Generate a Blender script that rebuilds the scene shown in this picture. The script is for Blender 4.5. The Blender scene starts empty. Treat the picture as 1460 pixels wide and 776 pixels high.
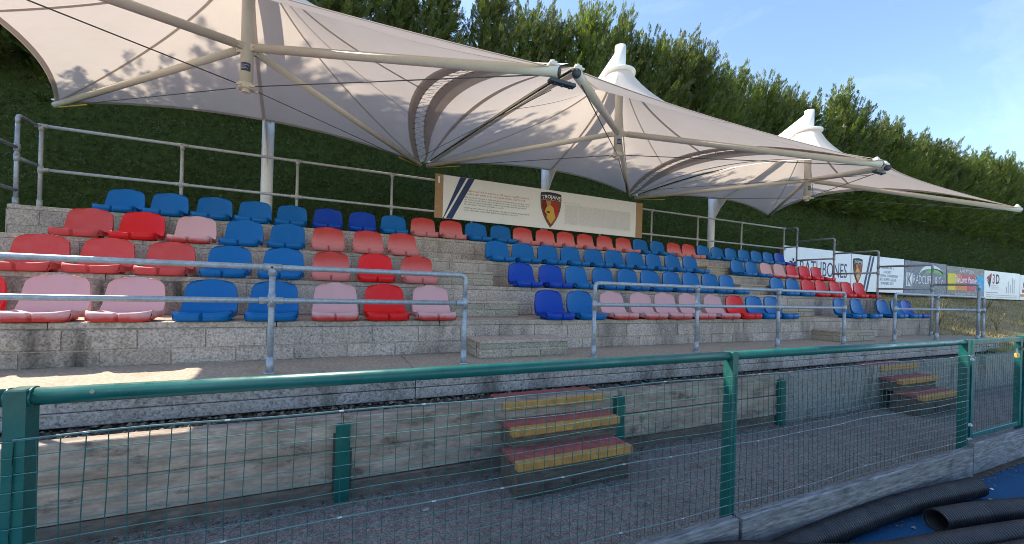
import bpy, math, random
import numpy as np
from mathutils import Vector, Matrix
random.seed(7); rng = np.random.default_rng(7)
scene = bpy.context.scene
COL = scene.collection
EYE = 1.53                      # eye height over the pitch; geometry below is written relative to the eye

# ------------------------------------------------------------------ camera, sky, sun, exposure
cam_d = bpy.data.cameras.new("camera"); cam = bpy.data.objects.new("camera", cam_d); COL.objects.link(cam)
FPX, ROLL = 575.0, 0.029
th = math.atan2(FPX, 1287.0); cs, sn = math.cos(th), math.sin(th)
r0, up, fw = Vector((cs, -sn, 0)), Vector((0, 0, 1)), Vector((sn, cs, 0))
ir = r0 * math.cos(ROLL) + up * math.sin(ROLL); iu = up * math.cos(ROLL) - r0 * math.sin(ROLL)
M = Matrix((ir, iu, -fw)).transposed().to_4x4(); M.translation = (0, 0, EYE)
cam.matrix_world = M
cam_d.sensor_width = 36; cam_d.lens = 36 * FPX / 1460; cam_d.shift_y = 25 / 1460
cam_d.clip_start = 0.05; cam_d.clip_end = 1500
scene.camera = cam

SUN_TO = Vector((-0.67, 0.66, 1.0)).normalized()
sun_el = math.asin(SUN_TO.z); sun_az = math.atan2(SUN_TO.x, SUN_TO.y)
world = bpy.data.worlds.new("World"); scene.world = world; world.use_nodes = True
wn, wl = world.node_tree.nodes, world.node_tree.links
wn.clear()
sky = wn.new("ShaderNodeTexSky"); sky.sky_type = 'NISHITA'; sky.sun_disc = False
sky.sun_elevation = sun_el; sky.sun_rotation = sun_az; sky.air_density = 1.0; sky.dust_density = 0.5; sky.ozone_density = 2.0
tc = wn.new("ShaderNodeTexCoord"); mp = wn.new("ShaderNodeMapping")
mp.inputs['Scale'].default_value = (1.4, 6.0, 10.0); mp.inputs['Rotation'].default_value = (0.2, 0.35, 0.6)
nz = wn.new("ShaderNodeTexNoise"); nz.inputs['Scale'].default_value = 1.3; nz.inputs['Detail'].default_value = 7; nz.inputs['Roughness'].default_value = 0.62
nz.inputs['Distortion'].default_value = 0.6
rp = wn.new("ShaderNodeValToRGB"); rp.color_ramp.elements[0].position = 0.50; rp.color_ramp.elements[0].color = (0, 0, 0, 1)
rp.color_ramp.elements[1].position = 0.85; rp.color_ramp.elements[1].color = (0.08, 0.08, 0.08, 1)
mx = wn.new("ShaderNodeMixRGB"); mx.inputs[2].default_value = (8.0, 8.3, 8.8, 1)
bg = wn.new("ShaderNodeBackground"); bg.inputs['Strength'].default_value = 0.074
wo = wn.new("ShaderNodeOutputWorld")
wl.new(tc.outputs['Generated'], mp.inputs['Vector']); wl.new(mp.outputs[0], nz.inputs['Vector'])
wl.new(nz.outputs[0], rp.inputs[0]); wl.new(rp.outputs[0], mx.inputs[0]); wl.new(sky.outputs[0], mx.inputs[1])
wl.new(mx.outputs[0], bg.inputs[0]); wl.new(bg.outputs[0], wo.inputs[0])
sun_d = bpy.data.lights.new("sun", 'SUN'); sun_d.energy = 2.3; sun_d.angle = math.radians(0.53); sun_d.color = (1.0, 0.90, 0.76)
sun = bpy.data.objects.new("sun", sun_d); COL.objects.link(sun)
sun.rotation_euler = SUN_TO.to_track_quat('Z', 'Y').to_euler(); sun.location = (-20, 25, 40)
vs = scene.view_settings
vs.view_transform = 'Standard'; vs.look = 'None'; vs.gamma = 1.0; vs.exposure = 2.22
scene.display_settings.display_device = 'sRGB'
scene.cycles.filter_width = 0.95

# ------------------------------------------------------------------ material helpers
MATS = {}
class NT:
    def __init__(s, name):
        s.m = bpy.data.materials.new(name); s.m.use_nodes = True
        s.n, s.l = s.m.node_tree.nodes, s.m.node_tree.links
        s.b = s.n["Principled BSDF"]; s.out = s.n["Material Output"]
        s.pos = s.n.new("ShaderNodeNewGeometry").outputs['Position']
        MATS[name] = s.m
    def noise(s, scale, detail=4, rough=0.55, stretch=None, vec=None):
        v = vec or s.pos
        if stretch:
            mp = s.n.new("ShaderNodeMapping"); mp.inputs['Scale'].default_value = stretch
            s.l.new(v, mp.inputs['Vector']); v = mp.outputs[0]
        t = s.n.new("ShaderNodeTexNoise"); t.inputs['Scale'].default_value = scale
        t.inputs['Detail'].default_value = detail; t.inputs['Roughness'].default_value = rough
        s.l.new(v, t.inputs['Vector']); return t.outputs[0]
    def voro(s, scale, out='Color'):
        t = s.n.new("ShaderNodeTexVoronoi"); t.inputs['Scale'].default_value = scale
        s.l.new(s.pos, t.inputs['Vector']); return t.outputs[out]
    def ramp(s, fac, stops):
        r = s.n.new("ShaderNodeValToRGB"); e = r.color_ramp.elements
        while len(e) < len(stops): e.new(0.5)
        for q, (p, c) in zip(e, stops):
            q.position = p; q.color = tuple(c) + (1,) if not np.isscalar(c) else (c, c, c, 1)
        s.l.new(fac, r.inputs[0]); return r.outputs[0]
    def mix(s, fac, a, b, mode='MIX'):
        x = s.n.new("ShaderNodeMixRGB"); x.blend_type = mode
        for i, v in enumerate((fac, a, b)):
            if hasattr(v, 'is_linked'): s.l.new(v, x.inputs[i])
            elif np.isscalar(v): x.inputs[i].default_value = v if i == 0 else (v, v, v, 1)
            else: x.inputs[i].default_value = tuple(v) + (1,)
        return x.outputs[0]
    def math(s, op, a, b=0.0):
        x = s.n.new("ShaderNodeMath"); x.operation = op
        for i, v in enumerate((a, b)):
            if hasattr(v, 'is_linked'): s.l.new(v, x.inputs[i])
            else: x.inputs[i].default_value = v
        return x.outputs[0]
    def col(s, c): s.set('Base Color', c)
    def set(s, k, v):
        if hasattr(v, 'is_linked'): s.l.new(v, s.b.inputs[k])
        elif np.isscalar(v): s.b.inputs[k].default_value = v
        else: s.b.inputs[k].default_value = tuple(v) + (1,)
    def bump(s, h, strength=0.3, dist=0.01):
        b = s.n.new("ShaderNodeBump"); b.inputs['Strength'].default_value = strength; b.inputs['Distance'].default_value = dist
        s.l.new(h, b.inputs['Height']); s.l.new(b.outputs[0], s.b.inputs['Normal'])
    def rand(s): return s.n.new("ShaderNodeObjectInfo").outputs['Random']
    def island(s): return s.n.new("ShaderNodeNewGeometry").outputs['Random Per Island']
    def xyz(s, i):
        x = s.n.new("ShaderNodeSeparateXYZ"); s.l.new(s.pos, x.inputs[0]); return x.outputs[i]

def concrete(name, base, dark, scale=58, tint=0.25, stain=0.45, dirt=(0.035, 0.036, 0.028), agg=0.5):
    t = NT(name)
    c = t.ramp(t.noise(scale, 6, 0.75), [(0.36, dark), (0.5, base), (0.64, tuple(min(1, x * 1.5) for x in base))])
    c = t.mix(t.ramp(t.voro(95), [(0.0, 0.0), (0.55, 0.0), (0.9, agg)]), c, tuple(min(1, x * 1.7) for x in base))
    c = t.mix(t.ramp(t.noise(2.3, 4, 0.6), [(0.35, 0.0), (0.75, tint)]), c, (base[0] * 1.25, base[1] * 1.12, base[2] * 0.85))
    v = t.math('MULTIPLY', t.rand(), 0.30)
    c = t.mix(v, c, dark)
    st = t.noise(1.0, 6, 0.65, (3.2, 3.2, 0.9))
    c = t.mix(t.ramp(st, [(0.50, 0.0), (0.68, stain)]), c, dirt)
    t.col(c); t.set('Roughness', 0.93); t.set('Specular IOR Level', 0.2)
    t.bump(t.noise(scale * 1.6, 5, 0.7), 0.5, 0.006)
    return t.m
concrete('block', (0.46, 0.385, 0.335), (0.17, 0.145, 0.125))
concrete('block_old', (0.41, 0.34, 0.29), (0.13, 0.112, 0.097), stain=0.9)
concrete('step_block', (0.36, 0.32, 0.25), (0.15, 0.135, 0.11), stain=0.2)
concrete('tread', (0.43, 0.36, 0.30), (0.2, 0.18, 0.155), scale=40, stain=0.3, agg=0.25)
concrete('mortar', (0.43, 0.36, 0.31), (0.19, 0.175, 0.15), stain=0.35)
concrete('slab', (0.36, 0.335, 0.32), (0.075, 0.072, 0.07), scale=38, stain=0.65, agg=0.8)
concrete('walkway', (0.37, 0.315, 0.255), (0.26, 0.225, 0.18), scale=35, stain=0.15, agg=0.2)
concrete('render', (0.25, 0.245, 0.23), (0.13, 0.125, 0.115), scale=30, stain=0.75)

def galv():
    t = NT('galv')
    c = t.ramp(t.noise(35, 5, 0.7), [(0.3, (0.26, 0.29, 0.32)), (0.7, (0.46, 0.5, 0.54))])
    c = t.mix(t.ramp(t.noise(5, 5, 0.6), [(0.52, 0.0), (0.75, 0.6)]), c, (0.20, 0.18, 0.16))
    t.col(c); t.set('Metallic', 0.45); t.set('Roughness', 0.5)
    t = NT('galv_dull')
    c = t.ramp(t.noise(30, 5, 0.7), [(0.3, (0.32, 0.32, 0.305)), (0.7, (0.50, 0.495, 0.47))])
    t.col(c); t.set('Metallic', 0.3); t.set('Roughness', 0.6)
galv()
def paint(name, c, rough=0.4, var=0.12, spec=0.5, dirt=0.25):
    t = NT(name)
    d = tuple(x * (1 - var * 2) for x in c)
    k = t.mix(t.ramp(t.noise(14, 5, 0.65), [(0.3, 0.0), (0.7, 1.0)]), d, c)
    k = t.mix(t.ramp(t.noise(3.5, 6, 0.7), [(0.55, 0.0), (0.8, dirt)]), k, (0.12, 0.11, 0.09))
    t.col(k); t.set('Roughness', t.ramp(t.noise(9), [(0.3, max(0, rough - .1)), (0.7, rough + .15)])); t.set('Specular IOR Level', spec)
    return t.m
paint('green', (0.004, 0.105, 0.088), 0.32, 0.14, 0.45, 0.28)
paint('white_steel', (0.80, 0.80, 0.77), 0.35, 0.04, 0.5, 0.12)
paint('strut', (0.78, 0.71, 0.58), 0.4, 0.05, 0.5, 0.2)
paint('dark_metal', (0.06, 0.065, 0.07), 0.45)
paint('cable', (0.10, 0.10, 0.10), 0.4)
paint('yellow_strap', (0.65, 0.45, 0.03), 0.6)
paint('brass', (0.65, 0.42, 0.12), 0.3)
paint('clip', (0.60, 0.62, 0.64), 0.45)
paint('wire', (0.010, 0.085, 0.075), 0.38, 0.15)
paint('wire_lit', (0.075, 0.22, 0.205), 0.35, 0.15)  # paler copy for horizontal wires, as if light catches their tops
paint('wire_galv', (0.17, 0.26, 0.28), 0.35, 0.15)
paint('tread_red', (0.33, 0.105, 0.095), 0.85, 0.2, 0.2, 0.55)
paint('tread_yellow', (0.46, 0.265, 0.085), 0.85, 0.2, 0.2, 0.55)
paint('board_white', (0.78, 0.80, 0.82), 0.35, 0.03, 0.4, 0.1)
paint('banner_cream', (0.80, 0.77, 0.72), 0.6, 0.03, 0.3, 0.15)
paint('plywood', (0.42, 0.25, 0.13), 0.7, 0.12, 0.3, 0.2)
paint('navy', (0.012, 0.035, 0.12), 0.5, 0.05, 0.4, 0.05)
paint('ink', (0.035, 0.035, 0.04), 0.6, 0.05, 0.3, 0.0)
paint('faint', (0.55, 0.56, 0.58), 0.5, 0.02, 0.3, 0.0)
paint('ink_soft', (0.30, 0.30, 0.32), 0.6, 0.05, 0.3, 0.0)
paint('ink_red', (0.50, 0.10, 0.06), 0.6, 0.05, 0.3, 0.0)
paint('slate', (0.06, 0.085, 0.165), 0.4, 0.05, 0.4, 0.08)
paint('charcoal', (0.095, 0.10, 0.12), 0.4, 0.05, 0.4, 0.08)
paint('sign_white', (0.8, 0.8, 0.8), 0.5, 0.02, 0.3, 0.0)
paint('sign_green', (0.16, 0.50, 0.09), 0.5, 0.02, 0.3, 0.0)
paint('sign_yellow', (0.80, 0.62, 0.02), 0.5, 0.02, 0.3, 0.0)
paint('sign_orange', (0.75, 0.25, 0.05), 0.5, 0.02, 0.3, 0.0)
paint('sign_pink', (0.62, 0.06, 0.12), 0.5, 0.02, 0.3, 0.0)
paint('sign_cyan', (0.02, 0.38, 0.68), 0.5, 0.02, 0.3, 0.0)
paint('maroon', (0.16, 0.018, 0.012), 0.5, 0.05, 0.3, 0.0)
paint('shield_brown', (0.20, 0.055, 0.02), 0.5, 0.05, 0.3, 0.0)
paint('shield_gold', (0.62, 0.36, 0.06), 0.45, 0.05, 0.3, 0.0)
paint('shield_red', (0.48, 0.02, 0.015), 0.5, 0.05, 0.3, 0.0)
paint('shield_buff', (0.50, 0.22, 0.10), 0.5, 0.05, 0.3, 0.0)
paint('paper', (0.8, 0.8, 0.8), 0.7, 0.05, 0.3, 0.1)

def wood(name, a, b, knots=0.7, scale=1.0):
    t = NT(name)
    g = t.noise(7 * scale, 8, 0.78, (0.42, 7.0, 7.0))
    c = t.ramp(g, [(0.3, a), (0.55, tuple((x + y) / 2 for x, y in zip(a, b))), (0.7, b)])
    c = t.mix(t.ramp(t.noise(60, 4, 0.7, (0.12, 1, 1)), [(0.42, 0.0), (0.66, 0.75)]), c, tuple(x * .42 for x in a))
    c = t.mix(t.ramp(t.noise(2.6, 3, 0.5, (1.6, 1, 2.2)), [(0.60, 0.0), (0.72, knots)]), c, tuple(x * .22 for x in a))
    c = t.mix(t.math('MULTIPLY', t.rand(), 0.35), c, tuple(x * .6 for x in a))
    t.col(c); t.set('Roughness', 0.9); t.set('Specular IOR Level', 0.2)
    t.bump(t.noise(40, 5, 0.7, (0.15, 1, 1)), 0.5, 0.006)
def old_timber(name, k):
    t = NT(name)
    c = t.ramp(t.noise(5, 7, .72, (.8, 2.2, 2.2)), [(0.28, (.17 * k, .135 * k, .105 * k)), (0.5, (.36 * k, .295 * k, .235 * k)), (0.72, (.56 * k, .475 * k, .385 * k))])
    c = t.mix(t.ramp(t.noise(48, 5, .7, (.10, 1, 1)), [(0.42, 0.0), (0.68, 0.45)]), c, (.11 * k, .085 * k, .065 * k))
    c = t.mix(t.ramp(t.noise(3.1, 6, .68, (1.3, 1, 2.2)), [(0.555, 0.0), (0.66, 0.8)]), c, (.06, .047, .036))
    c = t.mix(t.ramp(t.noise(1.2, 5, .65), [(0.5, 0.0), (0.68, 0.5)]), c, (.20 * k, .205 * k, .19 * k))
    c = t.mix(t.math('MULTIPLY', t.rand(), 0.3), c, (.14 * k, .11 * k, .085 * k))
    t.col(c); t.set('Roughness', 0.92); t.set('Specular IOR Level', 0.2); t.bump(t.noise(34, 6, .75, (.2, 1, 1)), 0.7, 0.008)
old_timber('sleeper', 1.0); old_timber('sleeper_dirty', .48)
wood('kickboard', (0.14, 0.14, 0.143), (0.46, 0.465, 0.48), 0.4)
wood('post_brown', (0.08, 0.05, 0.035), (0.14, 0.09, 0.06))

def plastic(name, c, fade=None, mode=0, rough=0.33):
    """mode 0 solid, 1 chalky all over with colour left at the rim, 2 colour left at the top of the back"""
    t = NT(name)
    base = t.mix(t.math('MULTIPLY', t.rand(), 0.35), c, tuple(x * 0.72 for x in c))
    if fade:
        tc = t.n.new("ShaderNodeTexCoord"); sx = t.n.new("ShaderNodeSeparateXYZ"); t.l.new(tc.outputs['Object'], sx.inputs[0])
        z = sx.outputs[2]
        n = t.math('MULTIPLY', t.math('SUBTRACT', t.noise(9, 5, 0.7, vec=tc.outputs['Object']), 0.5), 0.30)
        if mode == 1:
            f = t.math('ADD', t.math('MULTIPLY', z, 5.0), n)
            f = t.ramp(f, [(0.12, 0.0), (0.32, 1.0)])
        elif mode == 2:
            f = t.math('SUBTRACT', 1.25, t.math('ADD', t.math('MULTIPLY', z, 3.4), t.math('MULTIPLY', n, 1.2)))
            f = t.ramp(f, [(0.25, 0.12), (0.75, 0.85)])
        else:
            f = t.ramp(t.math('ADD', 0.5, t.math('MULTIPLY', n, 3.0)), [(0.2, 0.15), (0.9, 0.6)])
        base = t.mix(f, base, fade)
        rough = 0.6
    sc = t.noise(60, 4, 0.7, (1, 1, 0.3))
    base = t.mix(t.ramp(sc, [(0.6, 0.0), (0.9, 0.12)]), base, (0.45, 0.40, 0.38))
    base = t.mix(t.ramp(t.noise(6, 4, .6), [(0.58, 0.0), (0.85, 0.10)]), base, (0.2, 0.19, 0.17))
    t.set('Specular IOR Level', 0.25)
    t.col(base); t.set('Roughness', t.ramp(t.noise(18), [(0.3, rough - .07), (0.7, rough + .15)]))
plastic('seat_red', (0.70, 0.012, 0.015))
plastic('seat_faded', (0.56, 0.025, 0.025), (0.55, 0.17, 0.16), 3)
plastic('seat_top', (0.55, 0.03, 0.02), (0.60, 0.22, 0.21), 2)
plastic('seat_pink', (0.55, 0.05, 0.04), (0.62, 0.36, 0.37), 1)
plastic('seat_blue', (0.0, 0.125, 0.37))
plastic('seat_navy', (0.0, 0.05, 0.36))

def asphalt():
    t = NT('asphalt')
    c = t.ramp(t.noise(85, 6, 0.82), [(0.33, (0.08, 0.068, 0.062)), (0.52, (0.21, 0.182, 0.165)), (0.66, (0.50, 0.45, 0.41))])
    c = t.mix(t.ramp(t.voro(48), [(0.66, 0.0), (0.95, 0.7)]), c, (0.36, 0.32, 0.29))
    c = t.mix(t.ramp(t.voro(37), [(0.05, 0.6), (0.3, 0.0)]), c, (0.07, 0.06, 0.055))
    c = t.mix(t.ramp(t.noise(1.6, 5, .65), [(0.4, 0.0), (0.7, 0.4)]), c, (0.10, 0.088, 0.08))
    c = t.mix(t.ramp(t.noise(5, 6, .75), [(0.58, 0.0), (0.70, 0.55)]), c, (0.06, 0.05, 0.042))
    t.col(c); t.set('Roughness', 0.95); t.set('Specular IOR Level', 0.15); t.bump(t.noise(110, 4, .8), 0.8, 0.01)
    t = NT('pitch_blue')
    c = t.ramp(t.noise(160, 4, 0.8), [(0.35, (0.005, 0.045, 0.11)), (0.65, (0.022, 0.135, 0.29))])
    c = t.mix(t.ramp(t.noise(4, 6, .7), [(0.5, 0.0), (0.75, 0.5)]), c, (0.03, 0.055, 0.09))
    t.col(c); t.set('Roughness', 0.85); t.set('Specular IOR Level', 0.2); t.bump(t.noise(220, 3, .8), 0.7, 0.006)
    t = NT('soil')
    c = t.ramp(t.noise(22, 6, .7), [(0.3, (0.04, 0.03, 0.022)), (0.7, (0.11, 0.085, 0.06))])
    t.col(c); t.set('Roughness', 1.0); t.bump(t.noise(30, 5, .7), 0.7, 0.03)
    t = NT('dry_grass')
    c = t.ramp(t.noise(9, 6, .75), [(0.3, (0.19, 0.155, 0.075)), (0.5, (0.40, 0.30, 0.16)), (0.7, (0.54, 0.41, 0.23))])
    c = t.mix(t.ramp(t.noise(0.9, 4, .6), [(0.5, 0.0), (0.7, 0.25)]), c, (0.16, 0.16, 0.06))
    t.col(c); t.set('Roughness', 1.0); t.bump(t.noise(40, 5, .8), 1.0, 0.04)
    t = NT('bounce_turf')  # pale warm colour for the added field that bounces light
    c = t.ramp(t.noise(30, 5, .7), [(0.3, (0.20, 0.21, 0.12)), (0.7, (0.32, 0.31, 0.19))])
    t.col(c); t.set('Roughness', 0.95)
    t = NT('far_green')
    t.col(t.ramp(t.noise(2, 5, .7), [(0.3, (0.14, 0.13, 0.06)), (0.7, (0.26, 0.22, 0.11))])); t.set('Roughness', 1.0)
    t = NT('pebble')
    t.col(t.ramp(t.island(), [(0.0, (0.04, 0.03, 0.022)), (0.6, (0.10, 0.075, 0.055)), (1.0, (0.22, 0.18, 0.14))])); t.set('Roughness', 0.9)
    t = NT('rubber_pipe')
    c = t.mix(t.ramp(t.noise(6, 5, .7), [(0.4, 0.05), (0.75, 0.55)]), (0.012, 0.013, 0.016), (0.075, 0.07, 0.062))
    t.col(c); t.set('Roughness', 0.48); t.set('Specular IOR Level', 0.5)
asphalt()

def leafmat(name, stops, trans=0.35):
    t = NT(name)
    c = t.ramp(t.island(), stops)
    big = t.ramp(t.noise(1.1, 3, .6), [(0.35, 0.55), (0.7, 1.2)])
    c = t.mix(1.0, c, big, 'MULTIPLY')
    rnd = t.mix(t.math('MULTIPLY', t.rand(), 0.55), c, (0.07, 0.085, 0.018))
    d = t.n.new("ShaderNodeBsdfDiffuse"); tr = t.n.new("ShaderNodeBsdfTranslucent"); g = t.n.new("ShaderNodeBsdfGlossy")
    g.inputs['Roughness'].default_value = 0.45
    t.l.new(rnd, d.inputs[0]); t.l.new(t.mix(1.0, rnd, (1.5, 1.5, 0.7), 'MULTIPLY'), tr.inputs[0])
    a = t.n.new("ShaderNodeMixShader"); a.inputs[0].default_value = trans; t.l.new(d.outputs[0], a.inputs[1]); t.l.new(tr.outputs[0], a.inputs[2])
    b = t.n.new("ShaderNodeMixShader"); b.inputs[0].default_value = 0.04; t.l.new(a.outputs[0], b.inputs[1]); t.l.new(g.outputs[0], b.inputs[2])
    t.l.new(b.outputs[0], t.out.inputs[0])
leafmat('conifer', [(0.0, (0.045, 0.085, 0.020)), (0.35, (0.10, 0.165, 0.035)), (0.8, (0.19, 0.25, 0.05)), (1.0, (0.30, 0.32, 0.075))], 0.5)
leafmat('clipped', [(0.0, (0.010, 0.016, 0.006)), (0.40, (0.060, 0.090, 0.030)), (0.72, (0.16, 0.20, 0.075)), (0.93, (0.30, 0.34, 0.16)), (1.0, (0.28, 0.18, 0.10))], 0.2)
leafmat('blade', [(0.0, (0.18, 0.15, 0.05)), (0.5, (0.36, 0.28, 0.13)), (1.0, (0.55, 0.43, 0.22))], 0.3)
t = NT('litter_leaf'); t.col(t.ramp(t.island(), [(0.0, (0.05, 0.035, 0.02)), (0.6, (0.16, 0.11, 0.055)), (1.0, (0.30, 0.24, 0.13))])); t.set('Roughness', 0.9)
t = NT('bark'); t.col(t.ramp(t.noise(20, 5, .7, (1, 1, .2)), [(0.3, (0.05, 0.035, 0.025)), (0.7, (0.13, 0.09, 0.065))])); t.set('Roughness', 1.0)
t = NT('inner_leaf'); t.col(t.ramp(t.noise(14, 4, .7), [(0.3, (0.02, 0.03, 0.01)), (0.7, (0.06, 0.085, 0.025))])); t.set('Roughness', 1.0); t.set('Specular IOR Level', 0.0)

def fabric(name, c, trans):
    t = NT(name)
    k = t.mix(t.ramp(t.noise(1.6, 7, .7), [(0.42, 0.0), (0.78, 0.22)]), c, (c[0] * .70, c[1] * .66, c[2] * .58))
    k = t.mix(t.ramp(t.noise(9, 5, .7, (1, 1, .35)), [(0.55, 0.0), (0.8, 0.12)]), k, (c[0] * .6, c[1] * .6, c[2] * .5))
    d = t.n.new("ShaderNodeBsdfDiffuse"); tr = t.n.new("ShaderNodeBsdfTranslucent")
    t.l.new(k, d.inputs[0]); t.l.new(k, tr.inputs[0])
    a = t.n.new("ShaderNodeMixShader"); a.inputs[0].default_value = trans
    t.l.new(d.outputs[0], a.inputs[1]); t.l.new(tr.outputs[0], a.inputs[2]); t.l.new(a.outputs[0], t.out.inputs[0])
fabric('membrane', (0.80, 0.715, 0.635), 0.27)
fabric('hem', (0.60, 0.55, 0.50), 0.27)

# ------------------------------------------------------------------ mesh helpers
class MB:
    def __init__(s): s.v = []; s.f = []
    def add(s, vs, fs):
        o = len(s.v); s.v += [tuple(p) for p in vs]; s.f += [tuple(i + o for i in q) for q in fs]; return s
    def box(s, x0, x1, y0, y1, z0, z1, j=0.0, bev=0.0):
        if bev:
            b = bev; V = []
            for z, e in ((z0, b), (z0 + b, 0), (z1 - b, 0), (z1, b)):
                V += [(x0 + e, y0 + e, z), (x1 - e, y0 + e, z), (x1 - e, y1 - e, z), (x0 + e, y1 - e, z)]
            F = [(3, 2, 1, 0), (12, 13, 14, 15)]
            for k in range(3):
                for i in range(4): F.append((k * 4 + i, k * 4 + (i + 1) % 4, k * 4 + 4 + (i + 1) % 4, k * 4 + 4 + i))
        else:
            V = [(x, y, z) for z in (z0, z1) for x, y in ((x0, y0), (x1, y0), (x1, y1), (x0, y1))]
            F = [(3, 2, 1, 0), (4, 5, 6, 7), (0, 1, 5, 4), (1, 2, 6, 5), (2, 3, 7, 6), (3, 0, 4, 7)]
        if j: V = [tuple(c + random.uniform(-j, j) for c in p) for p in V]
        return s.add(V, F)
    def tube(s, pts, r, n=10, caps=True, radii=None):
        P = [Vector(p) for p in pts]; rings = []
        d0 = (P[1] - P[0]).normalized()
        a = d0.orthogonal().normalized()
        for i, p in enumerate(P):
            d = (P[min(i + 1, len(P) - 1)] - P[max(i - 1, 0)]).normalized()
            a = (a - d * a.dot(d)).normalized(); b = d.cross(a)
            rr = radii[i] if radii else r
            rings.append([p + (a * math.cos(2 * math.pi * k / n) + b * math.sin(2 * math.pi * k / n)) * rr for k in range(n)])
        V = [q for R in rings for q in R]; F = []
        for i in range(len(P) - 1):
            for k in range(n):
                F.append((i * n + k, i * n + (k + 1) % n, (i + 1) * n + (k + 1) % n, (i + 1) * n + k))
        if caps: F += [tuple(range(n - 1, -1, -1)), tuple((len(P) - 1) * n + k for k in range(n))]
        return s.add(V, F)
    def poly(s, pts): return s.add(pts, [tuple(range(len(pts)))])
    def prism(s, pts, off):
        n = len(pts); off = Vector(off); V = [Vector(p) for p in pts] + [Vector(p) + off for p in pts]
        F = [tuple(range(n - 1, -1, -1)), tuple(range(n, 2 * n))] + [(i, (i + 1) % n, n + (i + 1) % n, n + i) for i in range(n)]
        return s.add(V, F)
    def sphere(s, c, r, nu=8, nv=6, sc=(1, 1, 1)):
        V = [(c[0], c[1], c[2] - r * sc[2])]
        for j in range(1, nv):
            p = -math.pi / 2 + math.pi * j / nv
            V += [(c[0] + r * sc[0] * math.cos(p) * math.cos(2 * math.pi * i / nu), c[1] + r * sc[1] * math.cos(p) * math.sin(2 * math.pi * i / nu), c[2] + r * sc[2] * math.sin(p)) for i in range(nu)]
        V.append((c[0], c[1], c[2] + r * sc[2])); F = []
        for i in range(nu): F.append((0, 1 + (i + 1) % nu, 1 + i)); F.append((len(V) - 1, 1 + (nv - 2) * nu + i, 1 + (nv - 2) * nu + (i + 1) % nu))
        for j in range(nv - 2):
            for i in range(nu): F.append((1 + j * nu + i, 1 + j * nu + (i + 1) % nu, 1 + (j + 1) * nu + (i + 1) % nu, 1 + (j + 1) * nu + i))
        return s.add(V, F)
    def build(s, name, mat, parent=None, smooth=False, origin=None):
        o = Vector(origin) if origin else (world_loc(parent) if parent else Vector())
        me = bpy.data.meshes.new(name)
        me.from_pydata([tuple(Vector(p) - o) for p in s.v], [], s.f); me.update()
        return link(name, me, mat, parent, smooth, origin if (origin and not parent) else None)
def world_loc(o):
    v = Vector(o.location)
    while o.parent: o = o.parent; v += Vector(o.location)
    return v
def link(name, me, mat, parent=None, smooth=False, origin=None):
    me.materials.append(MATS[mat])
    if smooth: me.polygons.foreach_set('use_smooth', [True] * len(me.polygons))
    ob = bpy.data.objects.new(name, me); COL.objects.link(ob)
    if parent: ob.parent = parent
    if origin: ob.location = origin
    return ob
def npmesh(name, V, F):
    """V (n,3), F (m,k) with constant k"""
    me = bpy.data.meshes.new(name); k = F.shape[1]
    me.vertices.add(len(V)); me.vertices.foreach_set('co', np.ascontiguousarray(V, dtype=np.float32).ravel())
    me.loops.add(F.size); me.loops.foreach_set('vertex_index', np.ascontiguousarray(F, dtype=np.int32).ravel())
    me.polygons.add(len(F)); me.polygons.foreach_set('loop_start', np.arange(0, F.size, k, dtype=np.int32))
    me.update(calc_edges=True); me.validate(); return me
def tag(o, label=None, cat=None, group=None, kind=None):
    for k, v in (('label', label), ('category', cat), ('group', group), ('kind', kind)):
        if v: o[k] = v
    return o
def empty(name, loc, label, cat, group=None):
    o = bpy.data.objects.new(name, None); COL.objects.link(o); o.location = loc; o.empty_display_size = 0.2
    return tag(o, label, cat, group)
def arc(path, r=0.06, n=5):
    """round the inner corners of a polyline"""
    P = [Vector(p) for p in path]; out = [P[0]]
    for i in range(1, len(P) - 1):
        a = P[i] + (P[i - 1] - P[i]).normalized() * r; b = P[i] + (P[i + 1] - P[i]).normalized() * r
        for k in range(n + 1):
            u = k / n; out.append(a * (1 - u) ** 2 + P[i] * 2 * u * (1 - u) + b * u * u)
    out.append(P[-1]); return out

# ------------------------------------------------------------------ the setting: ground sheets
ZP, ZA, ZS = -1.53, -1.45, -0.70           # pitch, asphalt path, walkway slab top
def sheet(name, x0, x1, y0, y1, z, mat):
    me = MB(); me.box(x0, x1, y0, y1, z - 0.05, z); return tag(me.build(name, mat), kind='structure')
sheet('ground', -400, 400, -400, 400, ZP - 0.06, 'far_green')
sheet('pitch', -40, 60, -2.5, 1.585, ZP, 'pitch_blue')
sheet('bounce_field', -40, 60, -58, -2.504, ZP, 'bounce_turf')  # unseen pale field added behind the camera to bounce light into the shade
sheet('path', -40, 60, 1.66, 3.06, ZA, 'asphalt')
def bank_z(x, y):
    prof = [(3.06, -0.98), (3.6, -0.86), (4.5, -0.60), (6.0, -0.22), (8.0, 0.14), (9.5, 0.30), (14, 0.36), (40, 0.4)]
    for (a, za), (b, zb) in zip(prof, prof[1:]):
        if y <= b: return za + (zb - za) * (y - a) / (b - a)
    return prof[-1][1]
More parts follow.
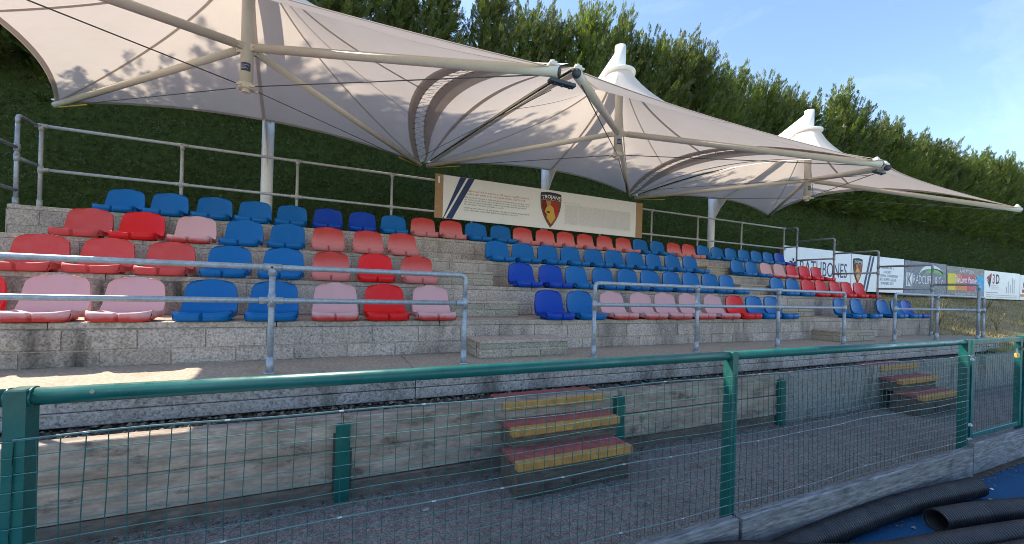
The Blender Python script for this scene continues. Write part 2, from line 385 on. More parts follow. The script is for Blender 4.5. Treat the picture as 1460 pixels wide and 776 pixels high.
def terrain(name, x0, x1, y0, y1, mat, dx=0.4, dy=0.3, off=0.0):
    xs = np.arange(x0, x1 + 1e-6, dx); ys = np.arange(y0, y1 + 1e-6, dy); V = []; F = []
    for y in ys:
        for x in xs:
            V.append((x, y, bank_z(x, y) + off + 0.035 * math.sin(x * 2.1 + y) * math.sin(y * 3.3 + x * .7) + random.uniform(-.015, .015)))
    nx = len(xs)
    for j in range(len(ys) - 1):
        for i in range(nx - 1): F.append((j * nx + i, j * nx + i + 1, (j + 1) * nx + i + 1, (j + 1) * nx + i))
    m = MB(); m.add(V, F); return tag(m.build(name, mat, smooth=True), kind='structure')
terrain('grass_bank', 11.66, 60, 3.08, 9.08, 'dry_grass')
terrain('soil', -16, 60, 9.1, 16.0, 'soil', 1.0, 0.6)
terrain('soil', -16, 11.4, 7.3, 9.08, 'soil', 0.8, 0.3)
terrain('soil', -16, -3.6, 3.1, 7.2, 'soil', 0.6, 0.4)
# gravel bed between the retaining wall and the overhanging walkway
m = MB(); m.box(-8, 11.6, 3.02, 4.1, -1.2, -0.965); tag(m.build('gravel_base', 'soil'), kind='structure')
m = MB()
for k in range(5200):
    x = random.uniform(-2.6, 9.5) if k < 4600 else random.uniform(-4, 11.5); y = random.uniform(3.05, 3.62); r = random.uniform(0.008, 0.024)
    c = (x, y, -0.96 + r * 0.5)
    a = random.uniform(0, 6.28); V = []
    for q in range(5): V.append((c[0] + r * math.cos(a + q * 1.256) * random.uniform(.7, 1.2), c[1] + r * math.sin(a + q * 1.256) * random.uniform(.7, 1.2), c[2] + random.uniform(-.3, .2) * r))
    V.append((c[0], c[1], c[2] + r * .7))
    m.add(V, [(q, (q + 1) % 5, 5) for q in range(5)])
tag(m.build('gravel', 'pebble'), kind='stuff')

# ------------------------------------------------------------------ the terrace
TX0, TX1 = -3.45, 11.62
ROWY = [4.20, 5.03, 5.83, 6.63]; ROWZ = [-0.352, 0.035, 0.430, 0.822]
terrace = empty('terrace', (4, 5.5, ZS), 'grey concrete block terracing that carries all the rows of plastic seats', 'terrace')
for k in range(4):
    y0 = ROWY[k]; y1 = ROWY[k + 1] if k < 3 else 7.26
    zb = ZS - 0.02 if k == 0 else ROWZ[k - 1] - 0.10
    m = MB(); m.box(TX0 + .004 * k, TX1 - .004 * k, y0 + 0.006, y1 + (0.10 if k < 3 else 0), zb, ROWZ[k] - 0.052); m.build('mortar_core', 'mortar', terrace)
    # tread: precast flags
    x = TX0
    while x < TX1 - .02:
        x2 = min(x + 1.5, TX1)
        m = MB(); m.box(x + .004, x2 - .004, y0 + .004, y1 + .011, ROWZ[k] - 0.05, ROWZ[k] + random.uniform(-.003, .003), bev=.006)
        m.build('flag', 'tread', terrace); x = x2
    zt = ROWZ[k] - 0.052; z0 = ZS if k == 0 else ROWZ[k - 1] + 0.004
    hs = [(z0 + .003, z0 + (zt - z0) * .43 - .006), (z0 + (zt - z0) * .43 + .006, zt - .004)]
    # the top course reaches the nosing level in the picture, so flags sit behind it
    for c, (a, b) in enumerate(hs):
        if c == 1: b = ROWZ[k] - .006 - .05
        x = TX0 - (0.22 if c else 0.0) + (0.15 * k % .4)
        if x > TX0: x -= 0.45
        while x < TX1:
            xa, xb = max(x, TX0), min(x + 0.45, TX1)
            if xb - xa > .06:
                m = MB(); d = random.uniform(-.004, .002)
                m.box(xa + .005, xb - .005, y0 + d, y0 + .09, a, b, j=.0028, bev=.007)
                m.build('block', 'block_old' if (xa < -1.6 or xb > 10.3) else 'block', terrace)
            x += 0.45
# end walls seen from the sides
for k in range(4):
    y1 = 7.26
    for xe, s in ((TX0, -1), (TX1, 1)):
        z0 = ZS - .3 if k == 0 else ROWZ[k - 1]
        m = MB(); xa = xe + s * .012; xb = xe + s * .002
        m.box(min(xa, xb), max(xa, xb), ROWY[k] + .02, y1, z0, ROWZ[k] - .056); m.build('end_wall', 'block_old', terrace)
# half-height aisle steps: two courses of rough block
def aisle_step(xa, xb, yf, yb, z0, z1, mat='step_block'):
    st = MB(); st.box(xa + .006, xb - .006, yf + .008, yb, z0, z1 - .034)
    s = st.build('aisle_step', 'mortar', terrace)
    h = z1 - z0
    m = MB(); m.box(xa, xb, yf - .004, yb, z1 - .032, z1, bev=.006); m.build('tread', 'tread', s)
    for c, (a, b) in enumerate(((z0 + .003, z0 + h * .46 - .005), (z0 + h * .46 + .005, z1 - .036))):
        n = 2 if c else 3
        for i in range(n):
            u0 = xa + (xb - xa) * i / n; u1 = xa + (xb - xa) * (i + 1) / n
            m = MB(); d = random.uniform(-.006, .004); m.box(u0 + (.006 if i else 0), u1 - (.006 if i < n - 1 else 0), yf + d, yf + .1, a, b, j=.003, bev=.009); m.build('block', mat, s)
        for xs in (xa, xb):
            m = MB(); e = -.004 if xs == xa else .004
            m.box(min(xs, xs + e), max(xs, xs + e), yf + .11, yb - .002, a, b); m.build('block', mat, s)
for xs0 in (1.36, 7.52):
    sh = [0, .06, .02][:3]
    for k in range(3):
        z0 = ZS if k == 0 else ROWZ[k - 1]
        w = 1.02
        x0 = xs0 + (0.0 if k == 0 else (-.12 if k == 1 else -.16))
        aisle_step(x0, x0 + w - (.10 if k else 0), ROWY[k] - (0.42 if k == 0 else .40), ROWY[k] - .006, z0 + .002, z0 + (ROWZ[k] - z0) * .52)
    # low top step under the back row on the far aisle only shows there
    if xs0 > 5: aisle_step(xs0 - .12, xs0 + .72, ROWY[3] - .38, ROWY[3] - .006, ROWZ[2] + .002, ROWZ[2] + (ROWZ[3] - ROWZ[2]) * .52)

# walkway slab in front of the terrace
walk = empty('walkway_slab', (4, 3.8, ZS), 'grey precast concrete walkway with a grooved front edge below the front seats', 'walkway')
xj = [-7.6, -3.2, 0.66, 4.5, 8.3, 12.3]
for a, b in zip(xj, xj[1:]):
    m = MB(); m.box(a + .004, b - .004, 3.43, 4.26, ZS - .232, ZS - .004); u = m.build('slab_unit', 'slab', walk)
    m = MB(); m.box(a + .004, b - .004, 3.40, 4.215, ZS - .004, ZS, j=0); m.build('top_face', 'walkway', u)
    m = MB()
    m.box(a + .004, b - .004, 3.392, 3.432, ZS - .073, ZS - .005, bev=.006)
    m.box(a + .004, b - .004, 3.405, 3.434, ZS - .146, ZS - .078, bev=.006)
    m.box(a + .004, b - .004, 3.396, 3.436, ZS - .238, ZS - .150, bev=.006)
    m.build('edge_band', 'slab', u)

# retaining wall: timber sleepers, then rendered wall
rw = empty('retaining_wall', (1.2, 3.0, ZA), 'weathered brown timber sleeper wall beside the asphalt path', 'wall')
courses = [(-0.900, -1.112), (-1.121, -1.335), (-1.344, -1.47)]
jx = [-6.8, -4.5, -2.2, 0.095, 2.40, 4.70]
for (zt, zb) in courses:
    for a, b in zip(jx, jx[1:]):
        m = MB(); d = random.uniform(-.008, .008); m.box(a + .002, b - .002, 2.955 + d, 3.05, zb - .002, zt + random.uniform(-.001, .003), bev=.005)
        m.build('sleeper', 'sleeper_dirty' if zb < -1.4 else 'sleeper', rw)
for x in (-2.2, 0.095, 2.40, 4.70):
    m = MB(); m.box(x - .045, x + .045, 2.90, 2.948, ZA - .1, -0.935, bev=.004); m.build('post', 'green', rw)
    m = MB(); m.box(x - .06, x + .06, 2.949, 2.9535, -1.40, -1.0); m.build('fixing_plate', 'dark_metal', rw)
rw2 = empty('concrete_wall', (8, 3.0, ZA), 'plain grey concrete wall beyond the sleepers beside the path', 'wall')
for a, b in ((4.72, 9.6), (9.61, 14.5), (14.51, 22)):
    m = MB(); m.box(a, b, 2.955, 3.07, ZA - .1, -0.90, bev=.012); m.build('wall_panel', 'render', rw2)

# painted steps up to the walkway
def steps(x0, label):
    r = empty('steps', (x0 + .5, 2.7, ZA), label, 'steps', 'painted steps up to the walkway')
    W = .98
    for k, (zt, yf, ov) in enumerate(((-1.185, 2.47, .0), (-1.035, 2.70, .06), (-0.905, 2.93, .075))):
        xa, xb = x0 + ov, x0 + W + ov
        m = MB(); m.box(xa + .012, xb - .012, yf + .03, yf + .34, ZA + .0 if k == 0 else (-1.185, -1.035)[k - 1] - .02, zt - .045, bev=.004); m.build('riser', 'step_riser', r)
        m = MB(); m.box(xa, xb, yf + .065, yf + .30, zt - .04, zt, bev=.004); m.build('tread', 'tread_red', r)
        m = MB(); m.box(xa - .002, xb + .002, yf, yf + .062, zt - .064, zt + .002, bev=.008); m.build('nosing', 'tread_yellow', r)
    return r
wood('step_riser', (0.09, 0.075, 0.06), (0.24, 0.20, 0.165), 0.8)
steps(1.19, 'three short steps with red treads and yellow nosings, nearest the camera')
steps(6.75, 'three short red and yellow steps partly hidden behind the far green fence post')

# ------------------------------------------------------------------ green pitch fence
FY = 1.62
KT = -1.25
fence = empty('pitch_fence', (2, FY, ZP), 'green tubular rail fence with wire mesh and timber kickboards along the pitch', 'fence')
posts = [-3.75, -0.80, 2.135, 5.125]
for x in posts + [9.35, 12.3]:
    m = MB(); m.box(x - .023, x + .023, FY - .03, FY + .03, ZP - .1, -0.322, bev=.004); p = m.build('post', 'green', fence)
m = MB(); m.box(6.375, 6.425, FY - .03, FY + .03, ZP - .1, -0.315, bev=.004); m.build('post', 'green', fence)
RZ = -0.348
for a, b in zip(posts, posts[1:]):
    m = MB(); m.tube([(a + .02, FY, RZ), (b - .02, FY, RZ)], .0255, 18); m.build('rail', 'green', fence, True)
    for q in (a + .0245, b - .0245):
        m = MB(); m.tube([(q - .003, FY, RZ), (q + .003, FY, RZ)], .0285, 16); m.build('weld', 'green', fence, True)
for a, b in ((6.42, 9.33), (9.37, 12.28)):
    m = MB(); m.tube([(a, FY, RZ), (b, FY, RZ)], .0255, 14); m.build('rail', 'green', fence, True)
m = MB()
for k in range(7):
    a = k * .9; m.add([(-.640 + .006 * math.cos(a), FY - .0258, RZ + .010 + .007 * math.sin(a))], [])
m.f.append(tuple(range(7))); m.build('paint_chip', 'step_block', fence)
def wmesh(xa, xb, zt, zb, parent, y, amp=1.0, name='wire_mesh', step=0.05):
    m = MB(); nx = int(round((xb - xa) / step)); nzz = int(round((zt - zb) / step)); dz = (zt - zb) / nzz
    ph = random.uniform(0, 6)
    def P(i, j):
        x = xa + (xb - xa) * i / nx; z = zt - dz * j
        w = amp * (math.sin(x * 2.3 + z * 3 + ph) * .009 + math.sin(x * 5.7 - z * 4 + ph) * .004)
        edge = min(1, min(i, nx - i) / 3)
        return (x + amp * .003 * math.sin(z * 9 + i * 1.7), y + w * edge, z + amp * (.004 * math.sin(x * 3.1 + ph) + .0022 * math.sin(x * 9 + j)))
    for j in range(nzz + 1):
        m.tube([P(i, j) for i in range(nx + 1)], .0016, 4, False)
    hz = m.build(name, 'wire_lit' if amp > .5 else 'wire', parent, True); hz['kind'] = 'stuff'
    m = MB()
    for i in range(nx + 1):
        m.tube([P(i, j + .0) for j in range(nzz + 1)], .0016, 4, False)
    v = m.build(name, 'wire', parent, True); v['kind'] = 'stuff'
    return P, nx, nzz
for a, b in zip(posts, posts[1:]):
    ym = FY - .034
    P, nx, nzz = wmesh(a + .0, b - .0, -0.463, KT + .004, fence, ym)
    m = MB(); c = MB()
    for z in (-0.463, -0.84, -1.19):
        pts = []
        for i in range(0, nx + 1, 2):
            j = (-.463 - z) / .05; q = P(i, min(nzz, round(j))); pts.append((q[0], q[1] - .003, q[2] + .004))
        m.tube(pts, .0021, 5, False)
        x = a + .2
        while x < b - .1:
            i = int((x - a) / .05); q = P(min(nx, i), min(nzz, round(j)))
            c.box(q[0] - .008, q[0] + .008, q[1] - .005, q[1] + .001, q[2] + .0005, q[2] + .0055, bev=.001); x += random.uniform(.3, .5)
    w = m.build('line_wire', 'wire_galv', fence, True); c.build('wire_clip', 'clip', w)['kind'] = 'stuff'
    m = MB()
    for z in ((-.463, -1.19) if b > 4 else ()):
        m.tube([(b - .03 + .06 * math.sin(k * .9) * 0 + .004 * k, ym - .012 + .012 * math.cos(k * 2.2), z + .01 * math.sin(k * 2.2)) for k in range(14)], .0018, 5)
    if m.v: m.build('wire_twist', 'clip', fence, True)
P, nx, nzz = wmesh(6.43, 9.35, -0.463, KT + .004, fence, FY - .034)
# kickboards
for a, b, yo in ((-6.7, -3.76, 0), (-3.75, -0.81, .004), (-0.80, 2.13, 0), (2.145, 5.075, -.003), (5.19, 6.42, .045), (6.43, 9.4, .03), (9.41, 12.3, .03)):
    m = MB(); n = 16; V = []; F = []
    y0, y1 = FY - .085 + yo, FY - .036 + yo
    if a > 5: y0, y1 = FY - .06 + yo - .04, FY - .02 + yo - .04
    m.box(a + .006, b - .006, y0, y1, ZP - .03 if a < 5 else ZP + .012, KT + (0.012 if a > 5 else 0), bev=.007); m.build('kickboard', 'kickboard', fence)
m = MB(); m.box(5.1, 14, FY - .098, FY + .02, ZP - .02, ZP + .010, bev=.006); tag(m.build('kerb_strip', 'soil'), kind='structure')
# gate
gate = empty('gate', (5.2, FY, KT), 'green framed mesh gate with brass padlock at the far end of the fence', 'gate')
gx0, gx1, gz0, gz1 = 5.215, 6.345, KT + .035, -0.330
for xa, xb, za, zb in ((gx0, gx0 + .045, gz0, gz1), (gx1 - .045, gx1, gz0, gz1)):
    m = MB(); m.box(xa, xb, FY - .022, FY + .022, za, zb, bev=.004); m.build('stile', 'green', gate)
for za in (gz0, gz1 - .045):
    m = MB(); m.box(gx0 + .046, gx1 - .046, FY - .020, FY + .020, za, za + .045, bev=.004); m.build('frame_rail', 'green', gate)
wmesh(gx0 + .04, gx1 - .04, gz1 - .04, gz0 + .04, gate, FY - .005, .15)
for z in (-.50, -1.08):
    m = MB(); m.tube([(5.14, FY - .02, z), (5.215, FY - .02, z)], .012, 10); m.sphere((5.178, FY - .034, z), .014); m.build('hinge', 'clip', gate, True)
m = MB(); m.box(6.20, 6.40, FY - .05, FY - .028, -.455, -.43); m.tube([(6.25, FY - .055, -.44), (6.25, FY - .075, -.44), (6.25, FY - .075, -.50)], .007, 8); m.build('latch', 'dark_metal', gate)
m = MB(); m.box(6.10, 6.15, FY - .055, FY - .03, -.525, -.475, bev=.006); pl = tag(m.build('padlock', 'brass', None), 'small brass padlock hanging on the green gate latch', 'padlock')
m = MB(); m.tube(arc([(6.11, FY - .042, -.478), (6.11, FY - .042, -.435), (6.14, FY - .042, -.435), (6.14, FY - .042, -.478)], .012), .004, 8); m.build('shackle', 'clip', pl, True)

# ------------------------------------------------------------------ galvanised handrails
TR = 0.0215
def fitting(post, p, axis, L=.055, r=.029, mat='galv', name='fitting'):
    a = Vector(p); d = Vector(axis) * L
    m = MB(); m.tube([a - d, a + d], r, 12); m.build(name, mat, post, True)
def handrail(name, label, ztop, zmid, base, pts_x, y, ends, group, r=TR, mat='galv', endx=None, foot=True):
    root = empty(name, (sum(pts_x) / len(pts_x), y, base), label, 'handrail', group)
    x0, x1 = (endx or (pts_x[0], pts_x[-1]))
    path = [(x0, y, ztop), (x1, y, ztop)]
    if ends[0]: path = [(pts_x[0], y, zmid)] + [(pts_x[0], y, ztop)] + path[1:]
    if ends[1]: path = path[:-1] + [(pts_x[-1], y, ztop), (pts_x[-1], y, zmid)]
    m = MB(); m.tube(arc(path, .055), r, 12); m.build('top_rail', mat, root, True)
    m = MB(); m.tube([(x0, y, zmid), (x1, y, zmid)], r * .98, 12); m.build('mid_rail', mat, root, True)
    for i, x in enumerate(pts_x):
        end = (i == 0 and ends[0]) or (i == len(pts_x) - 1 and ends[1])
        m = MB(); m.tube([(x, y, base), (x, y, zmid if end else ztop)], r * 1.02, 12); p = m.build('post', mat, root, True)
        fitting(p, (x, y, zmid), (0, 0, 1), .05, r * 1.32, mat)
        if not end: fitting(p, (x, y, ztop - .03), (0, 0, 1), .035, r * 1.32, mat); fitting(p, (x, y, ztop), (1, 0, 0), .06, r * 1.32, mat)
        if i < len(pts_x) - 1 or not end: fitting(p, (x + .035, y, zmid), (1, 0, 0), .045, r * 1.3, mat)
        if i > 0: fitting(p, (x - .035, y, zmid), (1, 0, 0), .045, r * 1.3, mat)
        if foot: fitting(p, (x, y, base + .065), (0, 0, 1), .065, r * 1.3, mat, 'foot_socket'); fitting(p, (x, y, base + .005), (0, 0, 1), .005, r * 2.2, mat, 'foot_flange')
    return root
G = 'galvanised handrails along the walkway'
handrail('handrail', 'long galvanised two-bar handrail in front of the left block of seats', .118, -.138, ZS, [-3.52, -1.97, -.42, 1.13], 3.59, (False, True), G, endx=(-4.4, 1.13))
handrail('handrail', 'galvanised four-post handrail in front of the pink seats of the middle block', .096, -.136, ZS, [2.58, 4.10, 5.65, 7.235], 3.59, (True, True), G)
handrail('handrail', 'short galvanised handrail with three posts at the far right end of the walkway', .118, -.14, ZS, [8.72, 10.2, 12.17], 3.59, (True, True), G)
rr = handrail('handrail', 'long dull galvanised rail behind the top row of seats, against the hedge', 1.885, 1.335, ROWZ[3], [-3.38, -1.96, -.53, .88, 2.3, 3.75, 5.15, 6.56, 8.0, 9.55, 11.25], 7.06, (False, False), 'handrails round the top and ends of the terrace', .0205, 'galv_dull')
def stair_rail(x, label, secs):
    root = empty('handrail', (x, 5.3, ROWZ[3]), label, 'handrail', 'handrails round the top and ends of the terrace')
    for k, (ya, yb, zt, base) in enumerate(secs):
        m = MB(); m.tube(arc([(x, ya, zt), (x, yb, zt), (x, yb, zt - .1)], .05), TR, 12); m.build('top_rail', 'galv', root, True)
        m = MB(); m.tube([(x, ya, zt - .5), (x, yb, zt - .5)], TR, 12); m.build('mid_rail', 'galv', root, True)
        m = MB(); m.tube([(x, yb, zt - .1), (x, yb, base)], TR, 12); p = m.build('post', 'galv', root, True)
        fitting(p, (x, yb, zt - .5), (0, 0, 1), .045, .028)
        if k + 1 < len(secs): fitting(p, (x, yb, secs[k + 1][2]), (0, 0, 1), .045, .028)
        fitting(p, (x, yb, base + .045), (0, 0, 1), .045, .028, 'galv', 'foot_socket'); fitting(p, (x, yb, base + .005), (0, 0, 1), .005, .048, 'galv', 'foot_flange')
SECS = [(7.06, 6.74, 1.867, ROWZ[3]), (6.74, 5.86, 1.495, ROWZ[2]), (5.86, 4.97, 1.116, ROWZ[1] - .387), (4.97, 4.06, .758, ZS), (4.06, 3.40, .353, ZS)]
SECS[2] = (5.86, 4.97, 1.116, ROWZ[0])
stair_rail(11.3, 'stepped galvanised handrail going down the far right end of the terrace', SECS)
stair_rail(-3.42, 'stepped galvanised handrail cut off by the left edge of the photo', [(7.06, 6.72, 1.885, ROWZ[3]), (6.72, 5.86, 1.50, ROWZ[2]), (5.86, 4.97, 1.12, ROWZ[0]), (4.97, 4.06, .76, ZS)])

# ------------------------------------------------------------------ plastic seats
def seat_mesh():
    # profile (y, z, halfwidth, drop of side skirt / wrap)
    top = [(.014, .004, .180), (.003, .016, .194), (.000, .058, .201), (.006, .073, .203), (.022, .081, .204), (.07, .078, .206), (.15, .066, .208), (.23, .062, .209),
           (.30, .070, .209), (.345, .094, .209), (.372, .138, .207), (.388, .195, .203), (.400, .250, .197), (.410, .300, .189), (.416, .332, .174), (.420, .352, .152), (.424, .363, .122), (.428, .367, .088)]
    us = [-1, -.985, -.94, -.85, -.7, -.5, -.28, -.12, -.085, -.05, 0, .05, .085, .12, .28, .5, .7, .85, .94, .985, 1]
    V = []; F = []; nu = len(us)
    for i, (y, z, w) in enumerate(top):
        for u in us:
            a = abs(u); x = u * w; yy, zz = y, z
            if i >= 9: yy -= .032 * a ** 2.5; zz += 0
            if 4 <= i <= 9: zz += .014 * a ** 3 - .006 * (1 - a * a)
            if i >= 14: zz -= .012 * a ** 2
            if i <= 4:                       # rounded lip corners and drain notch
                yy += .05 * max(0, (a - .72) / .28) ** 2.2
                if a < .03: yy += .045 if i < 4 else .03; zz -= .020 if i > 1 else 0
                elif a < .06: yy += .014 if i < 4 else .006; zz -= .004
            V.append((x, yy, zz))
    for i in range(len(top) - 1):
        for j in range(nu - 1): F.append((i * nu + j, i * nu + j + 1, (i + 1) * nu + j + 1, (i + 1) * nu + j))
    # skirt round sides and top of the back, then a rear skin
    loop = [(i, 0) for i in range(len(top))] + [(len(top) - 1, j) for j in range(1, nu - 1)] + [(i, nu - 1) for i in range(len(top) - 1, -1, -1)]
    base = len(V); cx = 0
    for (i, j) in loop:
        x, y, z = V[i * nu + j]
        if i < 9: V.append((x * 1.015, y + (.004 if i < 3 else 0), (.010 + .003 * i) if i > 2 else z * .4))
        elif i < 12: k = (i - 8) / 4; V.append((x * 1.012, y + .018 * k + .006, z * (.35 + .62 * k) - .004))
        else: V.append((x * 1.003, y + .020, z - .006))
    lp = len(loop)
    for q in range(lp - 1):
        a = loop[q][0] * nu + loop[q][1]; b = loop[q + 1][0] * nu + loop[q + 1][1]
        F.append((a, base + q, base + q + 1, b))
    # rear skin of the back
    nb = len(V)
    for i in range(9, len(top)):
        for j, u in enumerate(us):
            x, y, z = V[i * nu + j]; V.append((x * .985, y + .014, z - .005))
    for i in range(len(top) - 9 - 1):
        for j in range(nu - 1): F.append((nb + i * nu + j + 1, nb + i * nu + j, nb + (i + 1) * nu + j, nb + (i + 1) * nu + j + 1))
    # fixing pad under the pan
    o = len(V)
    V += [(x, y, z) for z in (.001, .05) for x, y in ((-.15, .05), (.15, .05), (.15, .31), (-.15, .31))]
    F += [(o + 3, o + 2, o + 1, o), (o, o + 1, o + 5, o + 4), (o + 1, o + 2, o + 6, o + 5), (o + 2, o + 3, o + 7, o + 6), (o + 3, o, o + 4, o + 7)]
    me = bpy.data.meshes.new('seat'); me.from_pydata(V, [], F); me.update()
    me.polygons.foreach_set('use_smooth', [True] * len(me.polygons)); return me
SEATM = seat_mesh()
COLW = {'R': ('seat_red', 'bright red'), 'F': ('seat_faded', 'dull faded red'), 'T': ('seat_top', 'red seat fading to pink'), 'P': ('seat_pink', 'chalky pale pink'), 'B': ('seat_blue', 'bright blue'), 'N': ('seat_navy', 'dark royal blue')}
SM = {}
for k, (mt, _) in COLW.items():
    me = SEATM.copy(); me.materials.append(MATS[mt]); SM[k] = me
NUM = ['first', 'second', 'third', 'fourth', 'fifth', 'sixth', 'seventh', 'eighth', 'ninth', 'tenth']
ROWN = ['front row', 'second row up', 'third row up', 'top row']
ROWS = [
 [('left block', [-2.53, -2.03, -1.54, -1.0, -.49, .04, .53, 1.03], 'RPPBBPRP'),
  ('middle block', [2.54, 3.01, 3.54, 4.05, 4.5, 4.98, 5.5, 5.98, 6.47, 6.93], 'NBPPPPPRBB'),
  ('right end block', [8.95, 9.5, 10.45, 11.0, 11.42], 'BBBBN')],
 [('left block', [-2.54, -2.06, -1.55, -1.03, -.52, -.01, .49, 1.02], 'FFFBBTRT'),
  ('middle block', [2.52, 3.02, 3.49, 3.98, 4.47, 4.96, 5.45, 5.93, 6.40, 6.87], 'NNBBBBBBBB'),
  ('right end block', [8.34, 8.84, 9.36, 9.85, 10.36, 10.82, 11.34], 'BBRRRRR')],
 [('left block', [-2.53, -2.05, -1.54, -1.05, -.55, -.05, .45, .94], 'FRPBBTTT'),
  ('middle block', [2.45, 2.92, 3.40, 3.87, 4.35, 4.82, 5.31, 5.80, 6.29, 6.78], 'BBBBBBBBBB'),
  ('right end block', [8.20, 8.68, 9.18, 9.66, 10.14, 10.61, 11.09], 'BBPPRRR')],
 [('top row', [-2.52, -2.04, -1.53, -1.05, -.57, -.08, .41, .90, 1.39, 1.88, 2.35, 2.83, 3.30, 3.77, 4.24, 4.72, 5.20, 5.68, 6.15, 6.64, 7.12, 7.59, 8.07, 8.54, 9.01, 9.48, 9.96, 10.44, 10.91], 'BBBBBNNBTTBBTTTTTTBBTTBBBBBBN')]]
ONES = ['', 'first', 'second', 'third', 'fourth', 'fifth', 'sixth', 'seventh', 'eighth', 'ninth', 'tenth', 'eleventh', 'twelfth', 'thirteenth', 'fourteenth', 'fifteenth', 'sixteenth', 'seventeenth', 'eighteenth', 'nineteenth', 'twentieth']
TENS = ['', '', 'twenty', 'thirty', 'forty', 'fifty']
def ordn(i):
    if i <= 20: return ONES[i]
    return TENS[i // 10] + '-' + ONES[i % 10] if i % 10 else TENS[i // 10][:-1] + 'ieth'
for r, blocks in enumerate(ROWS):
    for bname, xs, cc in blocks:
        for i, (x, c) in enumerate(zip(xs, cc)):
            o = bpy.data.objects.new('seat', SM[c]); COL.objects.link(o)
            o.location = (x, ROWY[r] - .05 + random.uniform(-.008, .008), ROWZ[r] + .003)
            o.rotation_euler = (0, 0, random.uniform(-.04, .04))
            s = random.uniform(.985, 1.015); o.scale = (s, 1, s)
            w = COLW[c][1]; w = w if 'seat' in w else w + ' seat'
            if r == 3: lab = f"{w}, top row by the hedge, {ordn(i + 1)} from its left end"
            else:
                pos = ordn(i + 1) + ' from the left' if i < len(xs) / 2 else ('rightmost' if i == len(xs) - 1 else ordn(len(xs) - i) + ' from the right')
                lab = f"{w}, {ROWN[r]}, {bname}, {pos}"
            tag(o, lab, 'seat', 'plastic seats on the terrace')

# ------------------------------------------------------------------ tensile canopies
YB, YF, YK = 7.69, 3.03, 5.25
CAN = [dict(BL=(-3.56, YB, 2.39), BR=(1.477, YB, 2.325), FR=(1.757, YF, 1.92), FL=(-3.25, YF, 1.92), K=-.914, hub=2.567, bot=2.115, mast=-.985),
       dict(BL=(1.57, YB, 2.325), BR=(6.43, YB, 2.335), FR=(6.93, YF, 1.91), FL=(1.912, YF, 1.95), K=4.13, hub=2.56, bot=2.19, mast=4.015),
       dict(BL=(6.56, YB, 2.31), BR=(11.5, YB, 2.35), FR=(11.8, YF, 1.80), FL=(7.07, YF, 1.89), K=9.09, hub=2.48, bot=2.09, mast=8.92)]
RINGZ, RINGR, TOPZ = 3.50, .19, 3.95
def edge_pt(c, side, u):
    A, B = {'B': (c['BL'], c['BR']), 'R': (c['BR'], c['FR']), 'F': (c['FR'], c['FL']), 'L': (c['FL'], c['BL'])}[side]
    A, B = Vector(A), Vector(B); p = A.lerp(B, u); s = 4 * u * (1 - u)
    inn = Vector((c['K'], YK, 0)) - p; inn.z = 0; inn.normalize()
    mid = Vector(((A + B) / 2)); nrm = (Vector((c['K'], YK, mid.z)) - mid); nrm.z = 0; nrm.normalize()
    dep, rise = {'B': (.42, .14), 'F': (.36, .16), 'R': (.55, .46), 'L': (.55, .46)}[side]
    if side == 'L' and c is CAN[0]: dep, rise = .45, .24
    return p + nrm * dep * s + Vector((0, 0, rise * s))
def hprof(s, k=9.0): return 1 - math.log(1 + k * s) / math.log(1 + k)
def mem_pt(c, side, u, s, dz=0.0):
    e = edge_pt(c, side, u); d = e - Vector((c['K'], YK, 0)); a = math.atan2(d.y, d.x)
    ring = Vector((c['K'] + RINGR * math.cos(a), YK + RINGR * math.sin(a), RINGZ))
    p = ring.lerp(e, s); p.z = e.z + (RINGZ - e.z) * (hprof(s) * .72 + (1 - s) * .28) + dz
    return p
NU, NS = 22, 20
canopies = []
